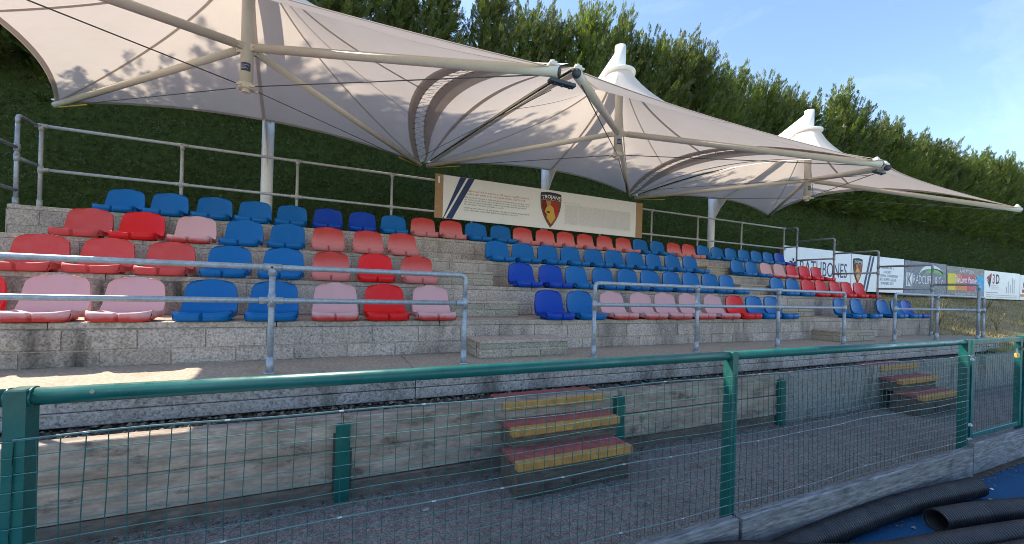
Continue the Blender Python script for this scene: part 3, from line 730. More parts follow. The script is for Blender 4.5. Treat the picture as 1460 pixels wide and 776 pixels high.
for ci, c in enumerate(CAN):
    lab = ['large cream fabric canopy nearest the camera, cut off by the top edge', 'middle cream fabric canopy above the white banner', 'far right cream fabric canopy with its tip at the right edge'][ci]
    root = empty('canopy', (c['mast'], 7.45, .3), lab, 'canopy', 'cream tensile canopies over the seats'); canopies.append(root)
    m = MB()
    ss = [(i / NS) ** 1.35 for i in range(NS + 1)]
    for side in 'BRFL':
        V = [mem_pt(c, side, u / NU, s) for s in ss for u in range(NU + 1)]
        F = [(i * (NU + 1) + j, i * (NU + 1) + j + 1, (i + 1) * (NU + 1) + j + 1, (i + 1) * (NU + 1) + j) for i in range(NS) for j in range(NU)]
        m.add(V, F)
    mem = m.build('membrane', 'membrane', root, True)
    # hems: doubled fabric along the four edges
    m = MB()
    for side in 'BRFL':
        wd = (.15 if side in 'RL' else .06) if not (side == 'L' and ci == 0) else .07
        V = []
        for u in range(NU + 1):
            a = mem_pt(c, side, u / NU, 1.0, -.006); b = mem_pt(c, side, u / NU, 1 - wd / 2.3, -.006); V += [a, b]
        m.add(V, [(2 * i, 2 * i + 1, 2 * i + 3, 2 * i + 2) for i in range(NU)])
    m.build('hem', 'hem', mem, True)
    # seams
    for side in 'BRFL':
        for u, w in ((0.0, .026), (.5, .022)) + (((.30, .010),) if side == 'R' else ()):
            m = MB(); V = []
            for i in range(25):
                s = .04 + .95 * i / 24; p = mem_pt(c, side, u, s, -.007); q = mem_pt(c, side, min(1, u + .01), s, -.007)
                t_ = (q - p).normalized() * w; V += [p - t_, p + t_]
            m.add(V, [(2 * i, 2 * i + 1, 2 * i + 3, 2 * i + 2) for i in range(24)]); m.build('seam', 'hem', mem, True)
    # king post, collar, hub
    K = c['K']; hub = Vector((K, YK, c['hub']))
    m = MB(); m.tube([(K, YK, c['bot'] + .05), (K, YK, RINGZ + .02)], .062, 18); kp = m.build('king_post', 'strut', root, True)
    m = MB(); m.tube([(K, YK, RINGZ - .02), (K, YK, TOPZ)], .088, 20); m.build('head_tube', 'white_steel', kp, True)
    m = MB(); m.tube([(K, YK, RINGZ - .012), (K, YK, RINGZ + .028)], RINGR + .055, 28); m.build('collar', 'white_steel', kp, True)
    m = MB(); m.tube([(K, YK, c['bot'] - .01), (K, YK, c['bot'] + .05)], .075, 16); m.tube([(K, YK, c['bot'] - .045), (K, YK, c['bot'] - .01)], .04, 10)
    for a in range(4):
        an = a * math.pi / 2 + .78; m.box(K + .10 * math.cos(an) - .03, K + .10 * math.cos(an) + .03, YK + .10 * math.sin(an) - .012, YK + .10 * math.sin(an) + .012, c['bot'], c['bot'] + .022)
    m.build('cable_plate', 'strut', kp)
    m = MB(); pz = c['bot'] + .17
    V = []; 
    for i in range(7):
        an = -2.35 + i * .25
        for z in (pz, pz + .09): V.append((K + .0638 * math.cos(an), YK + .0638 * math.sin(an), z))
    m.add(V, [(2 * i, 2 * i + 2, 2 * i + 3, 2 * i + 1) for i in range(6)]); lp_ = m.build('label_plate', 'slate', kp)
    m = MB()
    for zz, w in ((pz + .062, .9), (pz + .042, .6), (pz + .026, .75)):
        for i in range(int(16 * w)):
            an = -2.25 + i * .085; m.box(K + .0648 * math.cos(an) - .0018, K + .0648 * math.cos(an) + .0012, YK + .0648 * math.sin(an) - .0015, YK + .0648 * math.sin(an) + .0015, zz, zz + .006)
    m.build('lettering', 'sign_white', lp_)['kind'] = 'stuff'
    for nm in ('FL', 'FR', 'BL', 'BR'):
        C_ = Vector(c[nm]); d = (C_ - hub).normalized(); st = hub + d * .07; en = C_ - d * .02 + Vector((0, 0, -.03))
        m = MB(); r_ = .045 if nm[0] == 'F' else .040
        m.tube([st + d * .07, en], r_, 14); s = m.build('strut', 'strut', root, True)
        m = MB(); m.tube([st - d * .02, st + d * .10], .02, 10); n_ = Vector((-d.y, d.x, 0)).normalized()
        for q in (-1, 1):
            a = st + n_ * .018 * q; m.prism([a - Vector((0, 0, .04)) - d * .02, a + Vector((0, 0, .04)) - d * .02, a + Vector((0, 0, .03)) + d * .1, a + Vector((0, 0, -.03)) + d * .1], n_ * .006)
        m.tube([st + d * .04 - n_ * .04, st + d * .04 + n_ * .04], .012, 8); m.build('lug', 'strut', s)
        m = MB(); m.tube([en, en + d * .012], r_ * .93, 14); m.build('end_cap', 'dark_metal', s, True)
        m = MB(); b = en - d * .05 + Vector((0, 0, r_))
        m.box(b.x - .05, b.x + .05, b.y - .03, b.y + .03, b.z, b.z + .02, bev=.003); m.tube([b + Vector((-.03, 0, .03)), b + Vector((.03, 0, .03))], .02, 10); m.tube([b + Vector((0, 0, .0)), b + Vector((0, 0, .055))], .012, 8)
        m.build('corner_clamp', 'strut', s)
        m = MB(); m.tube([(K, YK, c['bot'] + .02), C_ - d * .12 + Vector((0, 0, -.06))], .006, 6); cb = m.build('cable', 'cable', root, True)
        if nm[0] == 'B':
            a = Vector((K, YK, c['bot'])); e_ = C_ - d * .10 + Vector((0, 0, -.075)); m = MB(); m.tube([e_, e_.lerp(a, .18)], .009, 6); m.build('tail_strap', 'yellow_strap', cb, True)
    # mast and raking arm
    X = c['mast']; m = MB()
    m.tube([(X, 7.45, .25), (X, 7.45, 2.55)], .084, 20); mast = m.build('mast', 'white_steel', root, True)
    m = MB(); m.prism([(X - .008, 7.38, 1.75), (X - .008, 7.33, 2.0), (X - .008, 7.2, 2.2), (X - .008, 7.0, 2.42), (X - .008, 7.35, 2.5)], (.016, 0, 0)); m.build('gusset', 'white_steel', mast)
    m = MB()
    pa = [Vector((X - .045, 7.53, 2.42)), Vector((X - .045, 7.53, 2.72)), Vector((K - .045, YK - .03, TOPZ - .02)), Vector((K - .045, YK - .03, TOPZ - .26))]
    m.prism(pa, (.09, 0, 0)); m.build('raking_arm', 'white_steel', root)
# infill strips laced between neighbouring canopies
def infill(ca, cb, root):
    m = MB(); n = 26; V = []; k = 8
    def q(u, v):
        a = edge_pt(ca, 'R', u); b = edge_pt(cb, 'L', 1 - u)
        w = max((b - a).length, .001); a2 = a.lerp(b, min(.45, .14 / w)); b2 = a.lerp(b, 1 - min(.45, .02 / w))
        p = a2.lerp(b2, v); p.z += .02 - .10 * 4 * v * (1 - v) * 4 * u * (1 - u); return p
    for i in range(n + 1):
        for j in range(k + 1): V.append(q(i / n, j / k))
    m.add(V, [(i * (k + 1) + j, i * (k + 1) + j + 1, (i + 1) * (k + 1) + j + 1, (i + 1) * (k + 1) + j) for i in range(n) for j in range(k)])
    f = m.build('infill_panel', 'membrane', root, True)
    for v0, v1 in ((0, .20), (.47, .53), (.93, 1)):
        m = MB(); V = []
        for i in range(n + 1):
            for v in (v0, v1): V.append(q(i / n, v) + Vector((0, 0, -.007)))
        m.add(V, [(2 * i, 2 * i + 1, 2 * i + 3, 2 * i + 2) for i in range(n)]); m.build('seam' if v0 == .485 else 'hem', 'hem', f, True)
    # flap over the laced gap and the zigzag lacing with its eyelets
    m = MB(); V = []
    for i in range(n + 1):
        u = i / n; a = edge_pt(ca, 'R', u); b = q(u, .08); a = a.lerp(b, -.4); V += [a + Vector((0, 0, .03)), b + Vector((0, 0, .03))]
    m.add(V, [(2 * i, 2 * i + 1, 2 * i + 3, 2 * i + 2) for i in range(n)]); m.build('flap', 'membrane', f, True)
    m = MB(); e = MB(); nl = 56; pts = []
    for i in range(2, nl - 1):
        u = i / nl; a = edge_pt(ca, 'R', u); b = q(u, 0.0)
        d = (b - a); p = (a - d * .15) if i % 2 else (b + d * .15); p = p + Vector((0, 0, -.016)); pts.append(p)
        e.sphere(p, .007, 6, 4)
    m.tube(pts, .0022, 5); m.build('lacing', 'cable', f, True); e.build('eyelet', 'dark_metal', f)
    A, B = Vector(ca['FR']), Vector(cb['FL']); m = MB()
    c0 = (A + B) / 2 + Vector((-.03, .06, -.10)); hw = .5 * (B - A).length + .05
    m.box(c0.x - hw, c0.x + hw, c0.y - .03, c0.y + .03, c0.z - .02, c0.z + .012, bev=.004)
    for s in (-.6, 0, .6): m.tube([(c0.x + s * hw, c0.y, c0.z - .035), (c0.x + s * hw, c0.y, c0.z + .025)], .012, 8)
    m.build('link_bar', 'dark_metal', root)
    m = MB(); a = edge_pt(ca, 'R', .05) + Vector((.02, 0, -.02)); m.tube([a, c0 + Vector((-.05, .1, -.03))], .004, 5); m.build('cable', 'cable', root, True)
infill(CAN[0], CAN[1], canopies[1]); infill(CAN[1], CAN[2], canopies[2])

# ------------------------------------------------------------------ lettering helpers
def text_mesh(body, size, xyz, parent, mat, align='LEFT', sx=1.0, rot=None, shear=0.0, name='lettering', bold=0.0, fit=None):
    cu = bpy.data.curves.new('t', 'FONT'); cu.body = body; cu.size = size; cu.align_x = align; cu.align_y = 'BOTTOM_BASELINE'; cu.resolution_u = 3; cu.shear = shear; cu.offset = bold
    ob = bpy.data.objects.new('t', cu); COL.objects.link(ob)
    dg = bpy.context.evaluated_depsgraph_get(); me = bpy.data.meshes.new_from_object(ob.evaluated_get(dg))
    bpy.data.objects.remove(ob); bpy.data.curves.remove(cu)
    o = world_loc(parent); fx = fz = 1.0; ox = oz = 0.0
    if fit:
        X = [v.co.x for v in me.vertices]; Z = [v.co.y for v in me.vertices]
        fx = (fit[1] - fit[0]) / (max(X) - min(X)); fz = (fit[3] - fit[2]) / (max(Z) - min(Z)); ox, oz = min(X), min(Z); xyz = (fit[0], xyz, fit[2])
    for v in me.vertices:
        v.co.x = (v.co.x - ox) * fx; v.co.y = (v.co.y - oz) * fz
        x, z = v.co.x * sx, v.co.y
        if rot: x, z = rot(x, z)
        v.co = Vector((xyz[0] + x, xyz[1], xyz[2] + z)) - o
    me.materials.clear(); me.update()
    return link(name, me, mat, parent)
def strokes(parent, x0, x1, z, h, y, mat, name='print_line', ragged=0.0, m=None):
    """small print too small to read in the photograph: a line of letter-sized dashes"""
    own = m is None; m = m or MB(); x = x0; xe = x1 - random.uniform(0, ragged)
    while x < xe:
        nlet = random.randint(2, 8)
        for k in range(nlet):
            if x > xe: break
            w = h * random.uniform(.35, .6); hh = h * random.choice([.65, .7, 1, .7])
            m.add([(x, y, z), (x + w * .35, y, z), (x + w * .35, y, z + hh), (x, y, z + hh)], [(0, 1, 2, 3)])
            if random.random() < .7:
                zc = z + hh * random.choice([.0, .4, .8]); m.add([(x + w * .35, y, zc), (x + w * .9, y, zc), (x + w * .9, y, zc + h * .2), (x + w * .35, y, zc + h * .2)], [(0, 1, 2, 3)])
            x += w * 1.15
        x += h * .55
    if own: o = m.build(name, mat, parent); o['kind'] = 'stuff'; return o
def shield(parent, cx, cz, w, h, y, text=True):
    def outline(k, dz=0):
        pts = []
        for i in range(9): u = -1 + 2 * i / 8; pts.append((u * .46 * w, h * (.465 + .035 * (1 - u * u))))
        for i in range(1, 11):
            t_ = i / 10; pts.append((w * (.46 + .04 * math.sin(t_ * math.pi * .6)) * (1 - t_ ** 2.6), h * (.465 - .965 * t_ ** 1.05)))
        for i in range(9, 0, -1):
            t_ = i / 10; pts.append((-w * (.46 + .04 * math.sin(t_ * math.pi * .6)) * (1 - t_ ** 2.6), h * (.465 - .965 * t_ ** 1.05)))
        return [(cx + a * k, cz + b * k + dz) for a, b in pts]
    o1 = outline(1.0); m = MB(); m.prism([(a, y, b) for a, b in o1], (0, -.006, 0)); s = m.build('shield', 'ink', parent)
    m = MB(); m.poly([(a, y - .008, b) for a, b in outline(.95)][::1]); m.build('shield_line', 'shield_buff', s)
    m = MB(); m.poly([(a, y - .010, b) for a, b in outline(.925)]); m.build('shield_field', 'maroon', s)
    # right half in red, plume
    def clip(f): return [(a, b) for a, b in outline(.925) if f(a, b)]
    m = MB(); m.poly([(a, y - .012, b) for a, b in outline(.925) if a >= cx - .001]); m.build('shield_half', 'shield_brown', s)
    top = [(a, b) for a, b in outline(.96) if b > cz + h * .30]
    zt = cz + h * .275
    m = MB(); tp = [(cx - .455 * w, zt), (cx + .455 * w, zt)] + [(cx + u * .44 * w, cz + h * (.445 + .035 * (1 - u * u))) for u in (1, .6, .2, -.2, -.6, -1)]
    m.poly([(a, y - .014, b) for a, b in tp]); m.build('shield_band', 'ink', s)
    m = MB(); m.box(cx - .45 * w, cx + .45 * w, y - .016, y - .0145, zt - .012 * h, zt + .004 * h); m.build('shield_line', 'shield_buff', s)
    # helmet: crest, dome, cheek piece, beard of rays
    crest = [(cx + w * a, cz + h * b) for a, b in ((-.10, .22), (.04, .25), (.20, .20), (.31, .08), (.33, -.08), (.26, -.22), (.17, -.20), (.2, -.05), (.17, .07), (.08, .14), (-.06, .12))]
    m = MB(); m.poly([(a, y - .0165, b) for a, b in crest]); m.build('helmet_crest', 'shield_red', s)
    plume = [(cx + w * a, cz + h * b) for a, b in ((-.25, .25), (-.02, .25), (-.02, .06), (-.16, .06))]
    m = MB(); m.poly([(a, y - .0175, b) for a, b in plume]); m.build('helmet_plume', 'shield_buff', s)
    dome = [(cx + w * a, cz + h * b) for a, b in ((-.29, -.07), (-.24, .04), (-.13, .115), (.02, .12), (.12, .05), (.15, -.07), (.20, -.20), (.09, -.31), (.0, -.41), (-.07, -.33), (-.21, -.22), (-.15, -.145))]
    m = MB(); m.poly([(a, y - .0185, b) for a, b in dome]); m.build('helmet', 'shield_gold', s)
    m = MB(); m.poly([(cx + w * a, y - .0195, cz + h * b) for a, b in ((-.22, -.055), (-.08, -.03), (-.04, -.09), (-.16, -.10))]); m.build('helmet_eye', 'maroon', s)
    m = MB()
    for i in range(7):
        zz = cz - h * (.15 + .035 * i); ww = w * (.24 - .02 * i); m.box(cx - ww, cx - ww * .25, y - .0175, y - .0168, zz, zz + .008 * h); m.box(cx + .1 * ww, cx + ww, y - .0175, y - .0168, zz - .01 * h, zz - .002 * h)
    m.build('helmet_rays', 'shield_gold', s)
    if text:
        R_ = 1.9 * w
        def rot(x, z): a = x / R_; return ((R_ + z) * math.sin(a), (R_ + z) * math.cos(a) - R_)
        text_mesh('TROJANS', .175 * w * 1.12, (cx, y - .016, zt + .045 * h), s, 'sign_white', 'CENTER', 1.0, rot, bold=.003 * w)
    return s

# ------------------------------------------------------------------ banner on the rear rail
BY = 7.01
ban = empty('banner', (3.9, BY, 1.22), 'long cream club notice board with a shield in the middle, fixed to the rear rail', 'sign')
bz0, bz1 = 1.222, 1.988
m = MB(); m.box(1.745, 6.055, BY - .012, BY + .004, bz0, bz1, bev=.003); pn = m.build('panel', 'banner_cream', ban)
m = MB(); m.box(1.60, 1.742, BY - .014, BY + .002, bz0 - .004, bz1 + .006, bev=.003); m.build('end_board', 'plywood', ban)
m = MB(); m.box(6.058, 6.235, BY - .014, BY + .002, bz0 - .004, bz1 + .002, bev=.003); m.build('end_board', 'plywood', ban)
m = MB(); m.box(1.65, 1.68, BY - .019, BY - .016, 1.83, 1.95); m.build('sticker', 'sign_white', ban)
y = BY - .0145
for a, b in ((0, .115), (.155, .27)):
    m = MB(); m.poly([(1.75 + a - .10 + (.0 if a else .103), y, bz0 + .003 + (0 if a else .0)), (1.75 + b - .10, y, bz0 + .003), (2.05 + b, y, bz1 - .003), (2.05 + a, y, bz1 - .003)]); m.build('stripe', 'navy', pn)
for i, (z, x1) in enumerate(((1.745, 3.42), (1.690, 3.36))): strokes(pn, 2.14, x1, z, .034, y, 'ink_red', 'heading_line')
for z, x1 in ((1.632, 3.46), (1.59, 3.42), (1.548, 3.38), (1.506, 2.9), (1.44, 3.45), (1.398, 3.2)): strokes(pn, 2.14, x1, z, .024, y, 'ink', 'print_line')
m = MB()
for i in range(24):
    for q in range(5): strokes(None, 4.24 + q * .335, 4.24 + q * .335 + .32, 1.735 - i * .0165, .0105, y, None, m=m)
nm = m.build('name_list', 'ink_soft', pn); nm['kind'] = 'stuff'
strokes(pn, 4.22, 4.6, 1.775, .014, y, 'ink_soft')
shield(ban, 3.915, 1.595, .50, .70, BY - .013)

# ------------------------------------------------------------------ sponsor boards by the bank
SY = 8.0
def board(x0, x1, mat, label, z0a, z1a):
    r = empty('sponsor_board', ((x0 + x1) / 2, SY, bank_z(0, SY)), label, 'sign', 'sponsor boards along the bank')
    m = MB(); m.box(x0 + .012, x1 - .012, SY - .012, SY + .012, z0a, z1a, bev=.003); p = m.build('panel', mat, r)
    for x in (x0 + .3, x1 - .3):
        m = MB(); m.box(x - .04, x + .04, SY + .014, SY + .09, bank_z(0, SY) - .25, z1a - .05); m.build('support_post', 'post_brown', r)
    return r, p
yb = SY - .0155
r1, p1 = board(12.72, 16.42, 'board_white', 'white board with navy lettering and flower emblem, leftmost of the boards', .36, 1.615)
text_mesh('RATHBONES', .5, yb, p1, 'navy', fit=(13.57, 16.18, .72, 1.215))
m = MB()
for k in range(5):
    a = k * 1.2566 + 1.57; m.tube([(13.22 + .05 * math.cos(a), yb - .002, 1.09 + .07 * math.sin(a)), (13.22 + .18 * math.cos(a), yb - .002, 1.09 + .15 * math.sin(a))], .025, 6)
m.tube([(13.22, yb - .002, .80), (13.22, yb - .002, 1.03)], .022, 6); m.box(13.06, 13.38, yb - .004, yb, .78, .82); m.build('emblem', 'navy', p1)
r2, p2 = board(16.44, 19.98, 'board_white', 'white board with a maroon shield, two navy stripes and championship lettering', .29, 1.590)
shield(r2, 16.83, 1.0, .62, .90, SY - .013, True)
for a in (0, .20):
    m = MB(); m.poly([(17.15 + a, yb, .30), (17.27 + a, yb, .30), (17.70 + a, yb, 1.575), (17.58 + a, yb, 1.575)]); m.build('stripe', 'navy', p2)
for tx, z, xx in (('HOCKEY', 1.0, 18.8), ('NATIONAL CHAMPIONS', .86, 18.8), ('EURO SUPER LEAGUE', .72, 18.8), ('WINNERS 2022', .58, 18.8)): text_mesh(tx, .145, (xx, yb, z), p2, 'ink_soft', 'CENTER', .92)
strokes(p2, 18.45, 19.2, 1.16, .09, yb, 'navy')
r3, p3 = board(20.0, 23.42, 'slate', 'slate blue board with white lettering under a white and green arch', .235, 1.57)
text_mesh('RADCLIFFE & Co', .36, yb, p3, 'sign_white', fit=(20.70, 23.15, .70, 1.03))
def swoosh(p, cx, cz, rx, rz, t0, t1, w, mat):
    m = MB(); V = []
    for i in range(17):
        u = i / 16; a = t0 + (t1 - t0) * u; ww = w * math.sin(math.pi * u) ** .8
        V += [(cx + rx * math.cos(a), yb, cz + rz * math.sin(a)), (cx + (rx - ww) * math.cos(a), yb, cz + (rz - ww) * math.sin(a))]
    m.add(V, [(2 * i, 2 * i + 1, 2 * i + 3, 2 * i + 2) for i in range(16)]); m.build('swoosh', mat, p)
swoosh(p3, 22.15, .96, 1.05, .52, 2.95, .25, .16, 'sign_white'); swoosh(p3, 22.4, .98, .90, .36, 2.9, .1, .17, 'sign_green')
m = MB(); m.box(20.15, 20.62, yb - .002, yb, .58, 1.10); lg = m.build('logo_tile', 'sign_white', p3)
text_mesh('K', .62, yb - .004, lg, 'slate', bold=.01, fit=(20.24, 20.60, .60, 1.08))
strokes(p3, 21.3, 22.9, .53, .045, yb, 'sign_green')
r4, p4 = board(23.44, 27.02, 'charcoal', 'charcoal board with a yellow, orange, pink and cyan band', .225, 1.53)
for a, b, mt in ((23.54, 24.25, 'sign_yellow'), (24.25, 24.70, 'sign_orange'), (24.70, 26.12, 'sign_pink'), (26.30, 27.0, 'sign_cyan')):
    m = MB(); m.box(a, b - .002, yb - .001, yb + .001, .52, 1.22); m.build('colour_band', mt, p4)
m = MB(); m.box(24.3, 25.3, yb - .003, yb - .0015, .53, .72); m.build('colour_band', 'sign_orange', p4)
text_mesh('APPLETONS', .22, yb, p4, 'sign_white', fit=(24.6, 26.0, 1.285, 1.42))
text_mesh('The Logo People', .36, yb - .005, p4, 'sign_white', shear=.25, bold=.008, fit=(24.12, 26.25, .76, 1.14))
strokes(p4, 24.25, 26.1, .34, .10, yb, 'sign_white')
r5, p5 = board(27.04, 31.1, 'board_white', 'white board with a red and black 3D mark and faint pictures', .215, 1.50)
m = MB(); m.poly([(27.3, yb, 1.18), (27.85, yb, 1.42), (27.62, yb, 1.12), (27.5, yb, 1.02)]); m.build('logo_mark', 'shield_red', p5)
m = MB(); m.poly([(27.3, yb, 1.12), (27.48, yb, .98), (27.58, yb, 1.08), (27.84, yb, 1.36), (27.66, yb, .72)]); m.build('logo_mark', 'ink', p5)
text_mesh('3', .62, (27.92, yb, .93), p5, 'shield_red', 'LEFT', .9, bold=.012); text_mesh('D', .62, (28.28, yb, .93), p5, 'ink', 'LEFT', .9, bold=.012)
for z in (.82, .74, .66): strokes(p5, 27.85, 28.6, z, .04, yb, 'ink_soft')
strokes(p5, 27.3, 28.5, .48, .05, yb, 'ink_red')
for z in (.38, .29): strokes(p5, 27.3, 30.9, z, .04, yb, 'ink_soft')
m = MB()
for x, h in ((29.5, .3), (29.7, .55), (29.95, .4), (30.2, .75), (30.4, .65)): m.box(x, x + .07, yb - .001, yb, .52, .52 + h)
m.build('picture', 'faint', p5)
r6, p6 = board(31.12, 35, 'board_white', 'white board with a red mark, cut off by the right edge of the photo', .21, 1.46)
m = MB(); m.poly([(31.5, yb, 1.0), (31.9, yb, 1.42), (32.1, yb, 1.42), (32.0, yb, .95), (31.6, yb, .8)]); m.box(31.4, 33.0, yb - .001, yb, .58, .74); m.build('logo_mark', 'ink_red', p6)
m = MB(); m.box(31.2, 33.2, yb - .001, yb, .38, .50); m.build('colour_band', 'sign_orange', p6)
m = MB(); m.box(12.50, 12.66, SY - .05, SY + .08, 0, 1.55, bev=.01); tag(m.build('timber_post', 'post_brown'), 'dark brown timber post at the left end of the sponsor boards', 'post')

# ------------------------------------------------------------------ corrugated drain pipes on the pitch
def pipe(pts, R, label, n=22, pitch=.024):
    P = [Vector(p) for p in pts]; dense = []
    def cr(p0, p1, p2, p3, t): return .5 * ((2 * p1) + (p2 - p0) * t + (2 * p0 - 5 * p1 + 4 * p2 - p3) * t * t + (3 * p1 - p0 - 3 * p2 + p3) * t ** 3)
    Q = [P[0] * 2 - P[1]] + P + [P[-1] * 2 - P[-2]]
    for i in range(len(P) - 1):
        k = max(2, int((P[i + 1] - P[i]).length / (pitch / 4)))
        dense += [cr(Q[i], Q[i + 1], Q[i + 2], Q[i + 3], t / k) for t in range(k)]
    dense.append(P[-1])
    rad = [R * (1 + (.03 if (i % 4) in (0, 1) else -.12)) for i in range(len(dense))]
    m = MB(); m.tube(dense, R, n, False, rad)
    inn = [r * .90 for r in rad]; m2 = MB(); m2.tube(dense[:60], R, n, False, inn[:60]); m2.tube(dense[-60:], R, n, False, inn[-60:])
    N = len(m.v); m.add(m2.v, [tuple(reversed(f)) for f in m2.f])
    for base, ring in ((0, N), (N - n, len(m.v) - n)):
        for k in range(n): m.f.append((base + k, base + (k + 1) % n, ring + (k + 1) % n, ring + k))
    return tag(m.build('drain_pipe', 'rubber_pipe', None, True, origin=tuple(P[0])), label, 'pipe', 'black corrugated pipes on the pitch edge')
PR = .071; pz = ZP + PR + .002
pipe([(4.70, 1.40, pz), (3.75, 1.475, pz), (2.975, 1.475, pz), (2.45, 1.455, pz), (1.9, 1.40, pz), (1.3, 1.34, pz)], PR, 'black corrugated pipe lying against the kickboard, its end beside the gate')
pipe([(3.72, 1.285, pz), (4.165, 1.209, pz), (4.9, 1.03, pz), (6.0, .8, pz)], PR, 'black corrugated pipe with its open mouth facing left on the blue surface')
pipe([(.9, 1.40, pz + .06), (1.626, 1.47, pz + .09), (2.0, 1.46, pz + .07), (2.4, 1.35, pz + .03), (2.85, 1.23, pz), (3.4, 1.125, pz), (4.139, .985, pz), (5.5, .68, pz)], PR, 'long black corrugated pipe sweeping across the bottom right, crossing the kickboard pipe')
pipe([(2.4, 1.17, pz), (3.05, 1.035, pz), (3.551, .94, pz), (4.1, .83, pz), (5.4, .50, pz)], PR, 'black corrugated pipe nearest the camera in the bottom right corner')
def scrap(x, y, z, w, h, label, mat='paper', name='paper_scrap', cat='litter'):
    m = MB(); V = []
    for k in range(7):
        a = k * .8976; V.append((x + w * math.cos(a) * random.uniform(.7, 1.2), y + h * math.sin(a) * random.uniform(.7, 1.2), z + random.uniform(.002, .012)))
    V.append((x, y, z + .016)); m.add(V, [(k, (k + 1) % 7, 7) for k in range(7)]); tag(m.build(name, mat, origin=(x, y, z)), label, cat)
scrap(4.47, 1.335, ZP, .045, .02, 'crumpled white scrap of paper on the blue surface beside the open pipe mouth')
scrap(4.72, 1.33, ZP, .025, .016, 'small dull beige leaf on the blue surface right of the white paper', 'step_block', 'dry_leaf', 'leaf')
scrap(4.99, 1.40, ZP, .02, .012, 'tiny white scrap on the blue surface nearest the gate')
scrap(3.62, 1.36, ZP, .02, .012, 'tiny pale leaf on the blue surface left of the open pipe', 'step_block', 'dry_leaf', 'leaf')
scrap(.597, 2.60, ZA, .026, .02, 'flat pale disc lying on the dark asphalt path', 'ink_soft', 'flat_disc', 'litter')
scrap(.232, 2.50, ZA, .013, .01, 'small beige pebble on the dark asphalt near the mesh', 'step_block', 'pebble', 'pebble')

# leaf litter gathered along the foot of the wall and the kickboards
m = MB()
for k in range(2600):
    if k < 1500: x = random.uniform(-3, 9); y = 2.945 - abs(random.gauss(0, .07)); z = ZA
    elif k < 2100: x = random.uniform(-3, 5); y = 1.67 + abs(random.gauss(0, .05)); z = ZA
    elif k < 2500: x = random.uniform(2.2, 8); y = 1.53 - abs(random.gauss(0, .06)); z = ZP + .003
    else: x = random.uniform(-3, 9); y = random.uniform(1.7, 2.9); z = ZA
    if abs(x - 1.7) < .55 and y > 2.4: continue
    a = random.uniform(0, 6.28); l = random.uniform(.006, .017); w = l * .4; c, q = math.cos(a), math.sin(a)
    m.add([(x - l * c, y - l * q, z + .002), (x - w * q, y + w * c, z + random.uniform(.003, .012)), (x + l * c, y + l * q, z + .003), (x + w * q, y - w * c, z + random.uniform(.003, .012))], [(0, 3, 2, 1)])
tag(m.build('leaf_litter', 'litter_leaf'), kind='stuff')
# ------------------------------------------------------------------ planting: sprays, clipped hedge, conifers, grass
def spray_template(n_pairs=7, L=1.0, W=.42, seed=0):
    g = np.random.default_rng(seed); tri = []
    def blade(p, d, l, w):
        d = d / np.linalg.norm(d); s = np.cross(d, [0, 0, 1.0]); s = s / (np.linalg.norm(s) + 1e-9); s = s + g.normal(0, .25, 3)
        a, b, c = p - s * w, p + d * l * .45 + s * w, p + d * l
        tri.append((p - s * w * .4, p + d * l * .4 + s * w, p + d * l)); tri.append((p + s * w * .4, p + d * l, p + d * l * .4 - s * w))
    ax = np.array([0, 1.0, 0])
    for k in range(n_pairs):
        u = (k + .6) / (n_pairs + .6); p = np.array([0, u * L, .10 * L * u * u])
        for s in (-1, 1):
            d = np.array([s * (.85 - .35 * u), .75 + .4 * u, g.normal(.05, .22)]); blade(p, d, W * L * (1.08 - u) ** .7 * g.uniform(.75, 1.2), .045 * L)
    blade(np.array([0, L * .62, .04 * L]), np.array([0, 1, .12]), L * .42, .045 * L)
    blade(np.array([0, 0, 0]), np.array([0, 1, .05]), L * .6, .03 * L)
    return np.array(tri)       # (T,3,3)
def scatter(tmpls, pos, dirs, size, rolls, g):
    """place spray templates: y axis -> dirs"""
    out = []
    d = dirs / np.linalg.norm(dirs, axis=1, keepdims=True)
    ref = np.where(np.abs(d[:, 2:3]) > .95, np.array([[1.0, 0, 0]]), np.array([[0, 0, 1.0]]))
    x = np.cross(d, ref); x /= np.linalg.norm(x, axis=1, keepdims=True); z = np.cross(x, d)
    c, s_ = np.cos(rolls)[:, None], np.sin(rolls)[:, None]
    x2 = x * c + z * s_; z2 = z * c - x * s_
    which = g.integers(0, len(tmpls), len(pos))
    for w, T in enumerate(tmpls):
        I = np.where(which == w)[0]
        if not len(I): continue
        R = np.stack([x2[I], d[I], z2[I]], axis=1) * size[I][:, None, None]      # (n,3,3)
        q = np.einsum('tvk,nkj->ntvj', T, R) + pos[I][:, None, None, :]
        out.append(q.reshape(-1, 3))
    return np.concatenate(out)
def spray_mesh(name, verts):
    F = np.arange(len(verts)).reshape(-1, 3); me = bpy.data.meshes.new(name)
    me.vertices.add(len(verts)); me.vertices.foreach_set('co', verts.astype(np.float32).ravel())
    me.loops.add(len(verts)); me.loops.foreach_set('vertex_index', F.astype(np.int32).ravel())
    me.polygons.add(len(F)); me.polygons.foreach_set('loop_start', np.arange(0, len(verts), 3, dtype=np.int32)); me.update(calc_edges=True); return me
TM = [spray_template(8, 1, .42, k) for k in range(4)]
TS = [spray_template(3, 1, .6, k + 9) for k in range(4)]
